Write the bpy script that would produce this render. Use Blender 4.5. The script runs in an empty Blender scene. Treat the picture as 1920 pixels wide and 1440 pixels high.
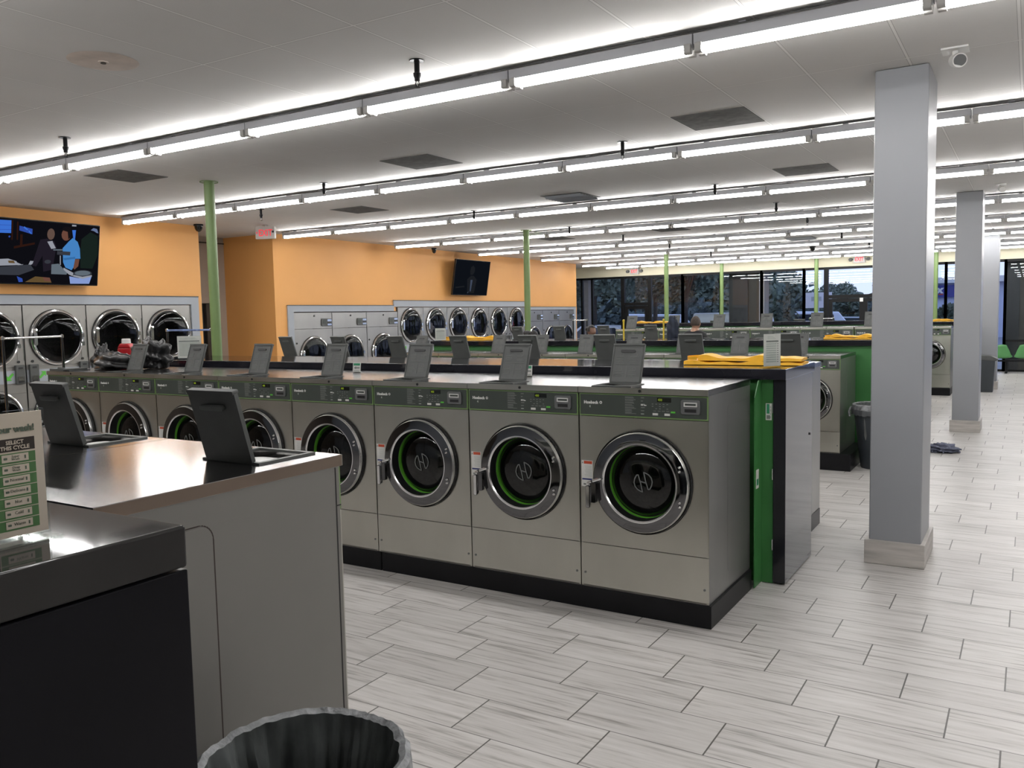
import bpy, bmesh, math, random
from mathutils import Vector, Matrix
PI = math.pi
R = math.radians
random.seed(7)
SC = bpy.context.scene
COL = SC.collection

# ------------------------------------------------------------------ materials
def new_mat(name):
    m = bpy.data.materials.new(name)
    m.use_nodes = True
    nt = m.node_tree
    nt.nodes.clear()
    return m, nt, nt.nodes, nt.links

def pmat(name, col, rough=.5, metal=0.0, var=.08, scale=6.0, bump=0.0, stretch=(1, 1, 1), emit=None, estr=0.0, spec=.5, coat=0.0, detail=3, rvar=0.0):
    """principled with noise-driven colour variation, optional bump"""
    m, nt, N, L = new_mat(name)
    out = N.new('ShaderNodeOutputMaterial')
    p = N.new('ShaderNodeBsdfPrincipled')
    L.new(p.outputs[0], out.inputs[0])
    tc = N.new('ShaderNodeTexCoord')
    mp = N.new('ShaderNodeMapping')
    mp.inputs['Scale'].default_value = stretch
    L.new(tc.outputs['Object'], mp.inputs[0])
    nz = N.new('ShaderNodeTexNoise')
    nz.inputs['Scale'].default_value = scale
    nz.inputs['Detail'].default_value = detail
    L.new(mp.outputs[0], nz.inputs['Vector'])
    cr = N.new('ShaderNodeValToRGB')
    cr.color_ramp.elements[0].position = .3
    cr.color_ramp.elements[1].position = .7
    lo = [max(0, c * (1 - var)) for c in col]
    hi = [min(1, c * (1 + var)) for c in col]
    cr.color_ramp.elements[0].color = (*lo, 1)
    cr.color_ramp.elements[1].color = (*hi, 1)
    L.new(nz.outputs[0], cr.inputs[0])
    L.new(cr.outputs[0], p.inputs['Base Color'])
    p.inputs['Roughness'].default_value = rough
    p.inputs['Metallic'].default_value = metal
    p.inputs['Specular IOR Level'].default_value = spec
    p.inputs['Coat Weight'].default_value = coat
    p.inputs['Coat Roughness'].default_value = .05
    if rvar:
        mr = N.new('ShaderNodeMapRange')
        mr.inputs[3].default_value = max(.02, rough - rvar)
        mr.inputs[4].default_value = rough + rvar
        L.new(nz.outputs[0], mr.inputs[0])
        L.new(mr.outputs[0], p.inputs['Roughness'])
    if bump:
        b = N.new('ShaderNodeBump')
        b.inputs['Strength'].default_value = bump
        b.inputs['Distance'].default_value = .01
        L.new(nz.outputs[0], b.inputs['Height'])
        L.new(b.outputs[0], p.inputs['Normal'])
    if emit is not None:
        p.inputs['Emission Color'].default_value = (*emit, 1)
        p.inputs['Emission Strength'].default_value = estr
    return m

def emis(name, col, s):
    m, nt, N, L = new_mat(name)
    out = N.new('ShaderNodeOutputMaterial')
    e = N.new('ShaderNodeEmission')
    e.inputs[0].default_value = (*col, 1)
    e.inputs[1].default_value = s
    L.new(e.outputs[0], out.inputs[0])
    return m

def glass(name, tint, refl=1.0, rough=0.02, ior=1.5, fmul=1.6):
    m, nt, N, L = new_mat(name)
    out = N.new('ShaderNodeOutputMaterial')
    t = N.new('ShaderNodeBsdfTransparent')
    t.inputs[0].default_value = (*tint, 1)
    g = N.new('ShaderNodeBsdfGlossy')
    g.inputs['Roughness'].default_value = rough
    g.inputs[0].default_value = (refl, refl, refl, 1)
    lw = N.new('ShaderNodeLayerWeight')
    lw.inputs[0].default_value = .5
    pw = N.new('ShaderNodeMath'); pw.operation = 'POWER'; pw.inputs[1].default_value = 4.0
    L.new(lw.outputs['Facing'], pw.inputs[0])
    f = N.new('ShaderNodeMath'); f.operation = 'MULTIPLY_ADD'; f.inputs[1].default_value = .85; f.inputs[2].default_value = ((ior - 1) / (ior + 1)) ** 2 * fmul
    L.new(pw.outputs[0], f.inputs[0])
    mx = N.new('ShaderNodeMixShader')
    L.new(f.outputs[0], mx.inputs[0])
    L.new(t.outputs[0], mx.inputs[1])
    L.new(g.outputs[0], mx.inputs[2])
    L.new(mx.outputs[0], out.inputs[0])
    return m

M = {}
M['steel'] = pmat('brushed stainless', (.51, .50, .45), .30, 1.0, .08, 3.0, .10, (1, 1, .35), rvar=.06)
M['steel_side'] = pmat('stainless side panel', (.30, .30, .29), .34, .85, .08, 2.5, .05, (1, 1, .2))
M['steel_top'] = pmat('stainless worktop', (.24, .238, .238), .20, 1.0, .05, 2.0, .06, (1, 1, 1), rvar=.05)
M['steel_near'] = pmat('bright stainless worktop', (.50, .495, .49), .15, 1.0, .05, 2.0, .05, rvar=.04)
M['ventdark'] = pmat('dusty dark vent plate', (.15, .15, .145), .9, 0, .15, 12, spec=.05)
M['steel_dryer'] = pmat('satin dryer steel', (.35, .34, .318), .33, .8, .06, 2.2, .05, (1, 1, .4))
M['greywhite'] = pmat('painted cabinet side', (.20, .192, .178), .42, 0.15, .05, 2.0, .02)
M['chrome'] = pmat('dark chrome', (.145, .145, .15), .07, 1.0, .04, 3.0)
M['chrome_b'] = pmat('bright chrome', (.80, .80, .80), .12, 1.0, .03, 3.0)
M['rim'] = pmat('polished rim', (.85, .85, .85), .18, .9, .03, 3.0)
M['rubber'] = pmat('black rubber', (.012, .012, .013), .45, 0, .15, 8.0)
M['black'] = pmat('black plinth paint', (.008, .008, .009), .35, 0, .2, 4.0, spec=.15)
M['laminate'] = pmat('black gloss laminate', (.012, .012, .016), .07, 0, .15, 3.0, spec=.45)
M['nearblack'] = pmat('black cabinet laminate', (.008, .008, .010), .28, 0, .15, 3.0, spec=.12)
M['neartop'] = pmat('black worktop laminate', (.034, .033, .032), .05, 0, .15, 3.0, spec=.14)
M['lip'] = pmat('warm steel edge', (.26, .205, .165), .35, .9, .06, 3.0)  # brown reflection of the surroundings painted into the steel colour
M['laminate_e'] = pmat('dark end laminate', (.014, .015, .018), .10, 0, .15, 3.0, spec=.5)
M['green'] = pmat('green panel', (.04, .17, .045), .38, 0, .08, 3.0)
M['greenline'] = pmat('light green edging', (.17, .27, .10), .45, 0, .05, 6.0)
M['gasket'] = pmat('green door gasket', (.10, .36, .03), .4, 0, .08, 6.0)
M['panelgrey'] = pmat('charcoal control panel', (.042, .052, .045), .42, 0, .06, 8.0)
M['lid'] = pmat('charcoal plastic', (.070, .074, .071), .5, 0, .07, 14.0, .03)
M['lid_hi'] = pmat('charcoal plastic relief', (.10, .106, .102), .5, 0, .07, 14.0)
M['tray_black'] = pmat('black tray plastic', (.012, .013, .013), .4, 0, .1, 10.0)
M['white'] = pmat('white plastic', (.72, .72, .70), .45, 0, .03, 6.0)
M['label'] = pmat('white label paper', (.68, .67, .64), .6, 0, .03, 20.0)
M['ink'] = pmat('grey print', (.20, .21, .20), .6, 0, .1, 20.0)
M['inkl'] = pmat('pale print', (.42, .45, .42), .6, 0, .1, 20.0)
M['red'] = pmat('red print', (.45, .06, .02), .5, 0, .1, 10.0)
M['navy'] = pmat('navy print', (.02, .03, .14), .5, 0, .1, 10.0)
M['seg'] = emis('green digits', (.50, .70, .05), .45)
M['dispblack'] = pmat('display window', (.006, .007, .006), .15, 0, .1, 10)
M['emblem'] = pmat('grey emblem print', (.12, .127, .127), .5, 0, .05, 10)
M['drum'] = pmat('dark steel drum', (.05, .05, .05), .45, .6, .3, 60.0)
M['dglass'] = glass('porthole glass', (.30, .31, .30), .8, .03, 1.45)
M['dryglass'] = glass('dryer door glass', (.42, .42, .44), .7, .03, 1.45, .9)
M['wglass'] = glass('shop window glass', (.90, .93, .95), .9, .0, 1.5, .55)
M['acrylic'] = glass('clear acrylic', (.92, .94, .93), .7, .02, 1.45, .7)
M['coin'] = pmat('grey coin slide', (.16, .165, .165), .35, .4, .05, 10)
M['orange'] = pmat('orange wall paint', (.80, .40, .125), .6, 0, .03, 1.2, .02)
M['brownwall'] = pmat('taupe wall paint', (.20, .165, .135), .6, 0, .03, 1.2)
M['stain'] = pmat('stained plate', (.60, .52, .46), .7, 0, .12, 8)
M['beige'] = pmat('beige wall paint', (.42, .36, .30), .6, 0, .03, 1.2)
M['cream'] = pmat('cream wall paint', (.66, .62, .47), .6, 0, .03, 1.2)
M['greytrim'] = pmat('grey trim paint', (.36, .39, .43), .45, 0, .03, 2)
M['column'] = pmat('grey column paint', (.285, .294, .313), .38, 0, .025, 1.3, .02)
M['polegreen'] = pmat('pale green pole paint', (.145, .22, .075), .45, 0, .05, 3)
M['frame'] = pmat('dark bronze frame', (.006, .0065, .007), .4, 0, .1, 5, spec=.15)
M['housing'] = pmat('white light housing', (.46, .465, .49), .4, 0, .02, 4)
M['socket'] = pmat('lamp socket plastic', (.45, .44, .42), .5, 0, .05, 9)
M['tube'] = emis('fluorescent tube', (1.0, .985, .97), 46.0)
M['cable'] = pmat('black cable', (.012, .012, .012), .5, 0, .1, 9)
M['ventgrey'] = pmat('dusty vent grey', (.10, .10, .096), .6, .2, .15, 12)
M['binblack'] = pmat('black bin plastic', (.028, .034, .040), .45, 0, .1, 10)
M['bag'] = pmat('grey bin liner', (.07, .075, .08), .30, 0, .25, 9, .35, spec=.6)
M['bag_in'] = pmat('dark green black liner', (.065, .071, .070), .33, 0, .85, 4, .9, (2.5, 2.5, .9), detail=7)
M['bag_rim'] = pmat('translucent liner edge', (.20, .207, .215), .35, 0, .45, 26, .9)
M['garbage'] = pmat('black plastic sack', (.010, .010, .011), .36, 0, .2, 14, .6)
M['jug'] = pmat('red plastic jug', (.38, .01, .015), .35, 0, .06, 5)
M['yellow'] = pmat('yellow canvas', (.80, .42, .015), .6, 0, .12, 9, .2)
M['skin'] = pmat('skin', (.42, .24, .16), .5, 0, .05, 9)
M['skin_d'] = pmat('brown skin', (.16, .08, .05), .5, 0, .05, 9)
M['hair'] = pmat('black hair', (.008, .007, .007), .55, 0, .3, 40, .5)
M['hair_b'] = pmat('cropped brown hair', (.045, .032, .024), .7, 0, .3, 60, .4)
M['tee'] = pmat('black cotton', (.009, .009, .010), .8, 0, .2, 20, .2)
M['blue'] = pmat('blue cotton', (.03, .14, .45), .7, 0, .1, 20, .2)
M['denim'] = pmat('dark denim', (.02, .03, .06), .8, 0, .2, 20, .2)
M['navycloth'] = pmat('navy cloth', (.010, .016, .032), .75, 0, .3, 12, .3)
M['yellowpost'] = pmat('yellow post paint', (.62, .45, .03), .4, 0, .08, 9)
M['chairgreen'] = pmat('green shell plastic', (.085, .27, .09), .35, 0, .04, 5)
M['mop'] = pmat('blue grey mop yarn', (.11, .12, .17), .9, 0, .35, 40, .6)
M['signpaper'] = pmat('cream sign paper', (.74, .62, .52), .55, 0, .02, 8)
M['signgreen'] = pmat('sign green', (.10, .22, .08), .55, 0, .04, 8)
M['signbrown'] = pmat('sign dark brown', (.035, .022, .018), .55, 0, .05, 8)
M['signink'] = pmat('sign text green grey', (.13, .16, .12), .55, 0, .05, 8)
M['signmauve'] = pmat('sign mauve', (.13, .09, .10), .55, 0, .05, 8)
M['exitred'] = pmat('exit red', (.75, .03, .05), .5, 0, .02, 8, emit=(1, .05, .08), estr=.5)
M['exitbody'] = pmat('exit sign housing', (.55, .52, .50), .5, 0, .02, 8)
M['asphalt'] = pmat('wet asphalt', (.16, .18, .22), .5, 0, .2, 2.0)
M['brown'] = pmat('brown brick pier', (.050, .042, .034), .7, 0, .15, 8, .1)
M['darkpier'] = pmat('dark pier', (.018, .018, .020), .6, 0, .1, 5)
M['greypier'] = pmat('grey pier edge', (.36, .34, .36), .7, 0, .06, 5)
M['leaf'] = pmat('dark foliage', (.105, .135, .098), .7, 0, .45, .8)
M['leaf2'] = pmat('grey green foliage', (.165, .20, .145), .7, 0, .45, .8)
M['bark'] = pmat('bark', (.035, .028, .022), .8, 0, .3, 9, .3)
M['carwhite'] = pmat('pale car paint', (.76, .82, .92), .25, 0, .03, 3, coat=.5)
M['carsilver'] = pmat('silver car paint', (.38, .41, .46), .28, .4, .03, 3, coat=.5)
M['carred'] = pmat('dark red car paint', (.35, .03, .03), .28, 0, .03, 3, coat=.5)
M['carglass'] = pmat('car window', (.03, .035, .05), .08, 0, .1, 3)
M['tyre'] = pmat('tyre rubber', (.012, .012, .012), .7, 0, .1, 9)
M['signblue'] = pmat('storefront blue fascia', (.020, .026, .16), .5, 0, .05, 3, emit=(.03, .04, .30), estr=.25)
M['shopwall'] = pmat('pale store wall', (.55, .60, .75), .6, 0, .04, 2)
M['hedge'] = pmat('dark hedge', (.06, .085, .08), .8, 0, .5, 4)
M['arrowgreen'] = pmat('arrow green', (.10, .48, .05), .5, 0, .03, 8)
M['tealgreen'] = pmat('card green', (.03, .25, .12), .5, 0, .03, 8)
M['bezel'] = pmat('tv bezel', (.008, .008, .009), .25, 0, .1, 9)

def floor_mat():
    m, nt, N, L = new_mat('wood look porcelain tile')
    out = N.new('ShaderNodeOutputMaterial')
    p = N.new('ShaderNodeBsdfPrincipled')
    L.new(p.outputs[0], out.inputs[0])
    tc = N.new('ShaderNodeTexCoord')
    sp = N.new('ShaderNodeSeparateXYZ')
    L.new(tc.outputs['Object'], sp.inputs[0])
    def mth(op, a, b=None, c=None):
        n = N.new('ShaderNodeMath')
        n.operation = op
        for i, v in enumerate((a, b, c)):
            if v is None: continue
            if isinstance(v, (int, float)): n.inputs[i].default_value = v
            else: L.new(v, n.inputs[i])
        return n.outputs[0]
    TX, TY = .61, .305
    vy = mth('DIVIDE', sp.outputs[1], TY)
    row = mth('FLOOR', vy)
    fy = mth('SUBTRACT', vy, row)
    off = mth('DIVIDE', mth('ADD', row, 1.0), 3.0)
    vx = mth('ADD', mth('DIVIDE', sp.outputs[0], TX), off)
    colm = mth('FLOOR', vx)
    fx = mth('SUBTRACT', vx, colm)
    ex = mth('MULTIPLY', mth('MINIMUM', fx, mth('SUBTRACT', 1.0, fx)), TX)
    ey = mth('MULTIPLY', mth('MINIMUM', fy, mth('SUBTRACT', 1.0, fy)), TY)
    gx = mth('LESS_THAN', ex, .0034)
    gy = mth('LESS_THAN', ey, .0027)
    g = mth('MAXIMUM', gx, mth('MULTIPLY', gy, .8))
    # per-tile random
    cmb = N.new('ShaderNodeCombineXYZ')
    L.new(colm, cmb.inputs[0]); L.new(row, cmb.inputs[1])
    wn = N.new('ShaderNodeTexWhiteNoise'); wn.noise_dimensions = '3D'
    L.new(cmb.outputs[0], wn.inputs[0])
    # streaks along X, shifted per tile
    cm2 = N.new('ShaderNodeCombineXYZ')
    L.new(mth('MULTIPLY', sp.outputs[0], 1.3), cm2.inputs[0])
    L.new(mth('MULTIPLY', sp.outputs[1], 22.0), cm2.inputs[1])
    L.new(mth('MULTIPLY', wn.outputs['Value'], 40.0), cm2.inputs[2])
    nz = N.new('ShaderNodeTexNoise')
    nz.inputs['Scale'].default_value = 1.6
    nz.inputs['Detail'].default_value = 6
    nz.inputs['Roughness'].default_value = .62
    nz.inputs['Distortion'].default_value = .25
    L.new(cm2.outputs[0], nz.inputs['Vector'])
    cr = N.new('ShaderNodeValToRGB')
    e = cr.color_ramp.elements
    e[0].position = .33; e[0].color = (.28, .262, .245, 1)
    e[1].position = .68; e[1].color = (.59, .57, .552, 1)
    mid = cr.color_ramp.elements.new(.47); mid.color = (.50, .48, .46, 1)
    L.new(nz.outputs[0], cr.inputs[0])
    hsv = N.new('ShaderNodeHueSaturation')
    L.new(cr.outputs[0], hsv.inputs['Color'])
    mr = N.new('ShaderNodeMapRange')
    mr.inputs[3].default_value = .93; mr.inputs[4].default_value = 1.06
    L.new(wn.outputs['Value'], mr.inputs[0])
    L.new(mr.outputs[0], hsv.inputs['Value'])
    mx = N.new('ShaderNodeMix'); mx.data_type = 'RGBA'
    L.new(g, mx.inputs[0])
    L.new(hsv.outputs[0], mx.inputs[6])
    mx.inputs[7].default_value = (.06, .054, .048, 1)
    L.new(mx.outputs[2], p.inputs['Base Color'])
    rg = N.new('ShaderNodeMapRange')
    rg.inputs[3].default_value = .34; rg.inputs[4].default_value = .44
    L.new(nz.outputs[0], rg.inputs[0])
    L.new(rg.outputs[0], p.inputs['Roughness'])
    b = N.new('ShaderNodeBump'); b.inputs['Strength'].default_value = .25; b.inputs['Distance'].default_value = .003
    L.new(mth('SUBTRACT', 1.0, g), b.inputs['Height'])
    L.new(b.outputs[0], p.inputs['Normal'])
    return m

def ceiling_mat():
    m, nt, N, L = new_mat('lay-in ceiling tile')
    out = N.new('ShaderNodeOutputMaterial')
    p = N.new('ShaderNodeBsdfPrincipled')
    L.new(p.outputs[0], out.inputs[0])
    tc = N.new('ShaderNodeTexCoord')
    sp = N.new('ShaderNodeSeparateXYZ')
    L.new(tc.outputs['Object'], sp.inputs[0])
    def mth(op, a, b=None):
        n = N.new('ShaderNodeMath'); n.operation = op
        for i, v in enumerate((a, b)):
            if v is None: continue
            if isinstance(v, (int, float)): n.inputs[i].default_value = v
            else: L.new(v, n.inputs[i])
        return n.outputs[0]
    vx = mth('DIVIDE', mth('ADD', sp.outputs[0], .245), .6135)
    vy = mth('DIVIDE', mth('SUBTRACT', sp.outputs[1], .13), 1.23)
    fx = mth('FRACT', vx); fy = mth('FRACT', vy)
    ex = mth('MULTIPLY', mth('MINIMUM', fx, mth('SUBTRACT', 1.0, fx)), .6135)
    ey = mth('MULTIPLY', mth('MINIMUM', fy, mth('SUBTRACT', 1.0, fy)), 1.23)
    ed = mth('MINIMUM', ex, ey)
    g = mth('LESS_THAN', ed, .0075)
    bar_shade = mth('MULTIPLY', mth('LESS_THAN', ed, .0110), mth('SUBTRACT', 1.0, g))  # thin shade beside the grid bars, put into the colour
    nz = N.new('ShaderNodeTexNoise'); nz.inputs['Scale'].default_value = 140; nz.inputs['Detail'].default_value = 2
    L.new(tc.outputs['Object'], nz.inputs['Vector'])
    nb = N.new('ShaderNodeTexNoise'); nb.inputs['Scale'].default_value = 1.1; nb.inputs['Detail'].default_value = 4
    L.new(tc.outputs['Object'], nb.inputs['Vector'])
    cmb = N.new('ShaderNodeCombineXYZ')
    L.new(mth('FLOOR', vx), cmb.inputs[0]); L.new(mth('FLOOR', vy), cmb.inputs[1])
    wn = N.new('ShaderNodeTexWhiteNoise'); L.new(cmb.outputs[0], wn.inputs[0])
    cr = N.new('ShaderNodeValToRGB')
    cr.color_ramp.elements[0].position = .25; cr.color_ramp.elements[0].color = (.61, .60, .585, 1)
    cr.color_ramp.elements[1].position = .75; cr.color_ramp.elements[1].color = (.71, .70, .685, 1)
    L.new(mth('ADD', mth('MULTIPLY', nb.outputs[0], .6), mth('ADD', mth('MULTIPLY', nz.outputs[0], .28), mth('MULTIPLY', wn.outputs['Value'], .12))), cr.inputs[0])
    m1 = N.new('ShaderNodeMix'); m1.data_type = 'RGBA'
    L.new(g, m1.inputs[0]); L.new(cr.outputs[0], m1.inputs[6]); m1.inputs[7].default_value = (.80, .79, .775, 1)
    m2 = N.new('ShaderNodeMix'); m2.data_type = 'RGBA'
    L.new(bar_shade, m2.inputs[0]); L.new(m1.outputs[2], m2.inputs[6]); m2.inputs[7].default_value = (.42, .41, .40, 1)
    L.new(m2.outputs[2], p.inputs['Base Color'])
    p.inputs['Roughness'].default_value = .85
    b = N.new('ShaderNodeBump'); b.inputs['Strength'].default_value = .35; b.inputs['Distance'].default_value = .004
    L.new(mth('ADD', g, mth('MULTIPLY', nz.outputs[0], .3)), b.inputs['Height'])
    L.new(b.outputs[0], p.inputs['Normal'])
    return m
M['floor'] = floor_mat()
M['ceil'] = ceiling_mat()

def stone_mat():
    return pmat('travertine skirting tile', (.50, .47, .44), .45, 0, .22, 3.0, .05, (1, 1, 9), detail=5)
M['stone'] = stone_mat()

# ------------------------------------------------------------------ mesh helpers
class MB:
    def __init__(self):
        self.v, self.f, self.m, self.mats = [], [], [], []
    def mi(self, k):
        if k not in self.mats: self.mats.append(k)
        return self.mats.index(k)
    def face(self, pts, k):
        b = len(self.v)
        self.v += [tuple(p) for p in pts]
        self.f.append(tuple(range(b, b + len(pts))))
        self.m.append(self.mi(k))
        return self
    def box(self, x0, x1, y0, y1, z0, z1, k):
        if x0 > x1: x0, x1 = x1, x0
        if y0 > y1: y0, y1 = y1, y0
        if z0 > z1: z0, z1 = z1, z0
        b = len(self.v)
        self.v += [(x, y, z) for z in (z0, z1) for y in (y0, y1) for x in (x0, x1)]
        for q in ((0, 2, 3, 1), (4, 5, 7, 6), (0, 1, 5, 4), (2, 6, 7, 3), (0, 4, 6, 2), (1, 3, 7, 5)):
            self.f.append(tuple(b + i for i in q)); self.m.append(self.mi(k))
        return self
    def rbox(self, x0, x1, y0, y1, z0, z1, r, k, axis='z', n=4):
        """box with rounded vertical (axis) edges"""
        pts = []
        if axis == 'z': a0, a1, b0, b1, c0, c1 = x0, x1, y0, y1, z0, z1
        elif axis == 'y': a0, a1, b0, b1, c0, c1 = x0, x1, z0, z1, y0, y1
        else: a0, a1, b0, b1, c0, c1 = y0, y1, z0, z1, x0, x1
        for cx, cy, s in ((a1 - r, b1 - r, 0), (a0 + r, b1 - r, 1), (a0 + r, b0 + r, 2), (a1 - r, b0 + r, 3)):
            for i in range(n + 1):
                t = PI / 2 * (s + i / n)
                pts.append((cx + r * math.cos(t), cy + r * math.sin(t)))
        return self.prism(pts, c0, c1, k, axis)
    def prism(self, pts, c0, c1, k, axis='z'):
        def P(a, b, c):
            return (a, b, c) if axis == 'z' else ((a, c, b) if axis == 'y' else (c, a, b))
        n = len(pts); b = len(self.v); mi = self.mi(k)
        self.v += [P(a, bb, c0) for a, bb in pts] + [P(a, bb, c1) for a, bb in pts]
        self.f.append(tuple(b + i for i in range(n))[::-1]); self.m.append(mi)
        self.f.append(tuple(b + n + i for i in range(n))); self.m.append(mi)
        for i in range(n):
            j = (i + 1) % n
            self.f.append((b + i, b + j, b + n + j, b + n + i)); self.m.append(mi)
        return self
    def cyl(self, p0, p1, r0, k, r1=None, n=12, caps=True):
        r1 = r0 if r1 is None else r1
        p0, p1 = Vector(p0), Vector(p1)
        d = (p1 - p0).normalized()
        u = d.orthogonal().normalized(); w = d.cross(u)
        b = len(self.v); mi = self.mi(k)
        for p, r in ((p0, r0), (p1, r1)):
            for i in range(n):
                t = 2 * PI * i / n
                self.v.append(tuple(p + u * r * math.cos(t) + w * r * math.sin(t)))
        for i in range(n):
            j = (i + 1) % n
            self.f.append((b + i, b + j, b + n + j, b + n + i)); self.m.append(mi)
        if caps:
            self.f.append(tuple(b + i for i in range(n))[::-1]); self.m.append(mi)
            self.f.append(tuple(b + n + i for i in range(n))); self.m.append(mi)
        return self
    def path(self, pts, r, k, n=8):
        for a, b in zip(pts[:-1], pts[1:]): self.cyl(a, b, r, k, n=n)
        return self
    def lathe(self, prof, c, k, axis='y', n=40, ks=None):
        """prof: list of (radius, along-axis); ks: material per segment"""
        b = len(self.v)
        for r, a in prof:
            for i in range(n):
                t = 2 * PI * i / n
                if axis == 'y': self.v.append((c[0] + r * math.cos(t), c[1] + a, c[2] + r * math.sin(t)))
                elif axis == 'z': self.v.append((c[0] + r * math.cos(t), c[1] + r * math.sin(t), c[2] + a))
                else: self.v.append((c[0] + a, c[1] + r * math.cos(t), c[2] + r * math.sin(t)))
        for s in range(len(prof) - 1):
            mi = self.mi(ks[s] if ks else k)
            for i in range(n):
                j = (i + 1) % n
                self.f.append((b + s * n + i, b + s * n + j, b + (s + 1) * n + j, b + (s + 1) * n + i)); self.m.append(mi)
        return self
    def plate_hole(self, x0, x1, z0, z1, cx, cz, r, y, k, n=48):
        """flat plate in the xz plane with a circular hole"""
        b = len(self.v); mi = self.mi(k)
        for i in range(n):
            t = 2 * PI * i / n
            self.v.append((cx + r * math.cos(t), y, cz + r * math.sin(t)))
        for i in range(n):
            t = 2 * PI * i / n
            c, s = math.cos(t), math.sin(t)
            k1 = min(((x1 - cx) / c if c > 1e-6 else ((x0 - cx) / c if c < -1e-6 else 1e9)), ((z1 - cz) / s if s > 1e-6 else ((z0 - cz) / s if s < -1e-6 else 1e9)))
            self.v.append((cx + c * k1, y, cz + s * k1))
        for i in range(n):
            j = (i + 1) % n
            a, d = self.v[b + n + i], self.v[b + n + j]
            if abs(a[0] - d[0]) > 1e-5 and abs(a[2] - d[2]) > 1e-5:   # corner
                cxn = x1 if max(a[0], d[0]) > cx + abs(x1 - cx) * .999 else x0
                czn = z1 if max(a[2], d[2]) > cz + abs(z1 - cz) * .999 else z0
                self.v.append((cxn, y, czn))
                q = len(self.v) - 1
                self.f.append((b + i, b + j, b + n + j, q, b + n + i))
            else:
                self.f.append((b + i, b + j, b + n + j, b + n + i))
            self.m.append(mi)
        return self
    def build(self, name, parent=None, smooth=False, bevel=0.0, loc=None, rot=None, seg=2):
        me = bpy.data.meshes.new(name)
        me.from_pydata(self.v, [], self.f)
        for k in self.mats: me.materials.append(M[k])
        me.polygons.foreach_set('material_index', self.m)
        if smooth == 'weld' or bevel:
            bm = bmesh.new(); bm.from_mesh(me)
            bmesh.ops.remove_doubles(bm, verts=bm.verts, dist=1e-5)
            if bevel:
                ed = [e for e in bm.edges if len(e.link_faces) == 2 and e.calc_face_angle(0) > .9]
                bmesh.ops.bevel(bm, geom=ed, offset=bevel, segments=seg, profile=.5, affect='EDGES', clamp_overlap=True)
            bm.to_mesh(me); bm.free()
        if smooth or bevel:
            me.shade_smooth()
            me.set_sharp_from_angle(angle=R(35))
        me.update()
        o = bpy.data.objects.new(name, me)
        COL.objects.link(o)
        if bevel:
            wn = o.modifiers.new('wn', 'WEIGHTED_NORMAL'); wn.keep_sharp = True; wn.weight = 80
        if parent is not None: o.parent = parent
        if loc is not None: o.location = loc
        if rot is not None: o.rotation_euler = rot
        return o

def tag(o, label, cat, group=None, kind=None):
    o['label'] = label; o['category'] = cat
    if group: o['group'] = group
    if kind: o['kind'] = kind
    return o
def thing(name, label, cat, loc=(0, 0, 0), rz=0, group=None):
    o = bpy.data.objects.new(name, None)
    o.empty_display_size = .1
    COL.objects.link(o)
    o.location = loc; o.rotation_euler = (0, 0, rz)
    return tag(o, label, cat, group)
def struct(o):
    o['kind'] = 'structure'
    return o
def dup(o, parent=None):
    c = o.copy(); COL.objects.link(c); c.parent = parent
    if 'label' in c and parent is None: pass
    for ch in list(o.children): dup(ch, c)
    return c
def clone(root, loc, rz, label, group=None):
    c = dup(root)
    c.location = loc; c.rotation_euler = (0, 0, rz); c['label'] = label
    if group: c['group'] = group
    return c
_fonts = {}
def text(s, size, k, name, parent, loc, rot=(R(90), 0, 0), align='LEFT', bold=0.0, ext=.0008, sx=1.0, spacing=1.0, shear=0.0):
    cu = bpy.data.curves.new(name, 'FONT')
    cu.body = s; cu.size = size; cu.extrude = ext; cu.align_x = align
    cu.offset = bold; cu.resolution_u = 2; cu.space_character = spacing; cu.shear = shear
    o = bpy.data.objects.new(name + '_curve', cu)
    COL.objects.link(o)
    bpy.context.view_layer.update()
    me = bpy.data.meshes.new_from_object(o.evaluated_get(bpy.context.evaluated_depsgraph_get()))
    bpy.data.objects.remove(o)
    me.materials.clear(); me.materials.append(M[k])
    for p in me.polygons: p.material_index = 0
    for v in me.vertices: v.co.x *= sx
    ob = bpy.data.objects.new(name, me)
    COL.objects.link(ob); ob.parent = parent; ob.location = loc; ob.rotation_euler = rot
    return ob

ORD = ['first', 'second', 'third', 'fourth', 'fifth', 'sixth', 'seventh', 'eighth', 'ninth', 'tenth', 'eleventh', 'twelfth', 'thirteenth', 'fourteenth']

# ------------------------------------------------------------------ camera (from vanishing points and floor tiles)
f_px = 1585.843
cam_d = bpy.data.cameras.new('camera')
cam_d.sensor_fit = 'HORIZONTAL'; cam_d.sensor_width = 36
cam_d.lens = f_px / 1920 * 36
cam_d.clip_start = .05; cam_d.clip_end = 400
cam = bpy.data.objects.new('camera', cam_d); COL.objects.link(cam)
yaw, pitch, roll = .550775956, -.0804589613, -.0207919450
fw = Vector((-math.sin(yaw) * math.cos(pitch), math.cos(yaw) * math.cos(pitch), math.sin(pitch)))
rt = Vector((math.cos(yaw), math.sin(yaw), 0))
up = rt.cross(fw)
rt2 = rt * math.cos(roll) + up * math.sin(roll)
up2 = -rt * math.sin(roll) + up * math.cos(roll)
mw = Matrix((rt2, up2, -fw)).transposed().to_4x4()
mw.translation = (1.07888878, -3.45969772, 1.76844309)
cam.matrix_world = mw
SC.camera = cam
SC.view_settings.view_transform = 'Standard'
SC.view_settings.look = 'None'
SC.view_settings.exposure = 0.0
SC.cycles.use_denoising = True
SC.cycles.max_bounces = 8
SC.cycles.diffuse_bounces = 4
SC.cycles.glossy_bounces = 4
SC.cycles.transparent_max_bounces = 12
SC.cycles.caustics_reflective = False
SC.cycles.caustics_refractive = False
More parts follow.
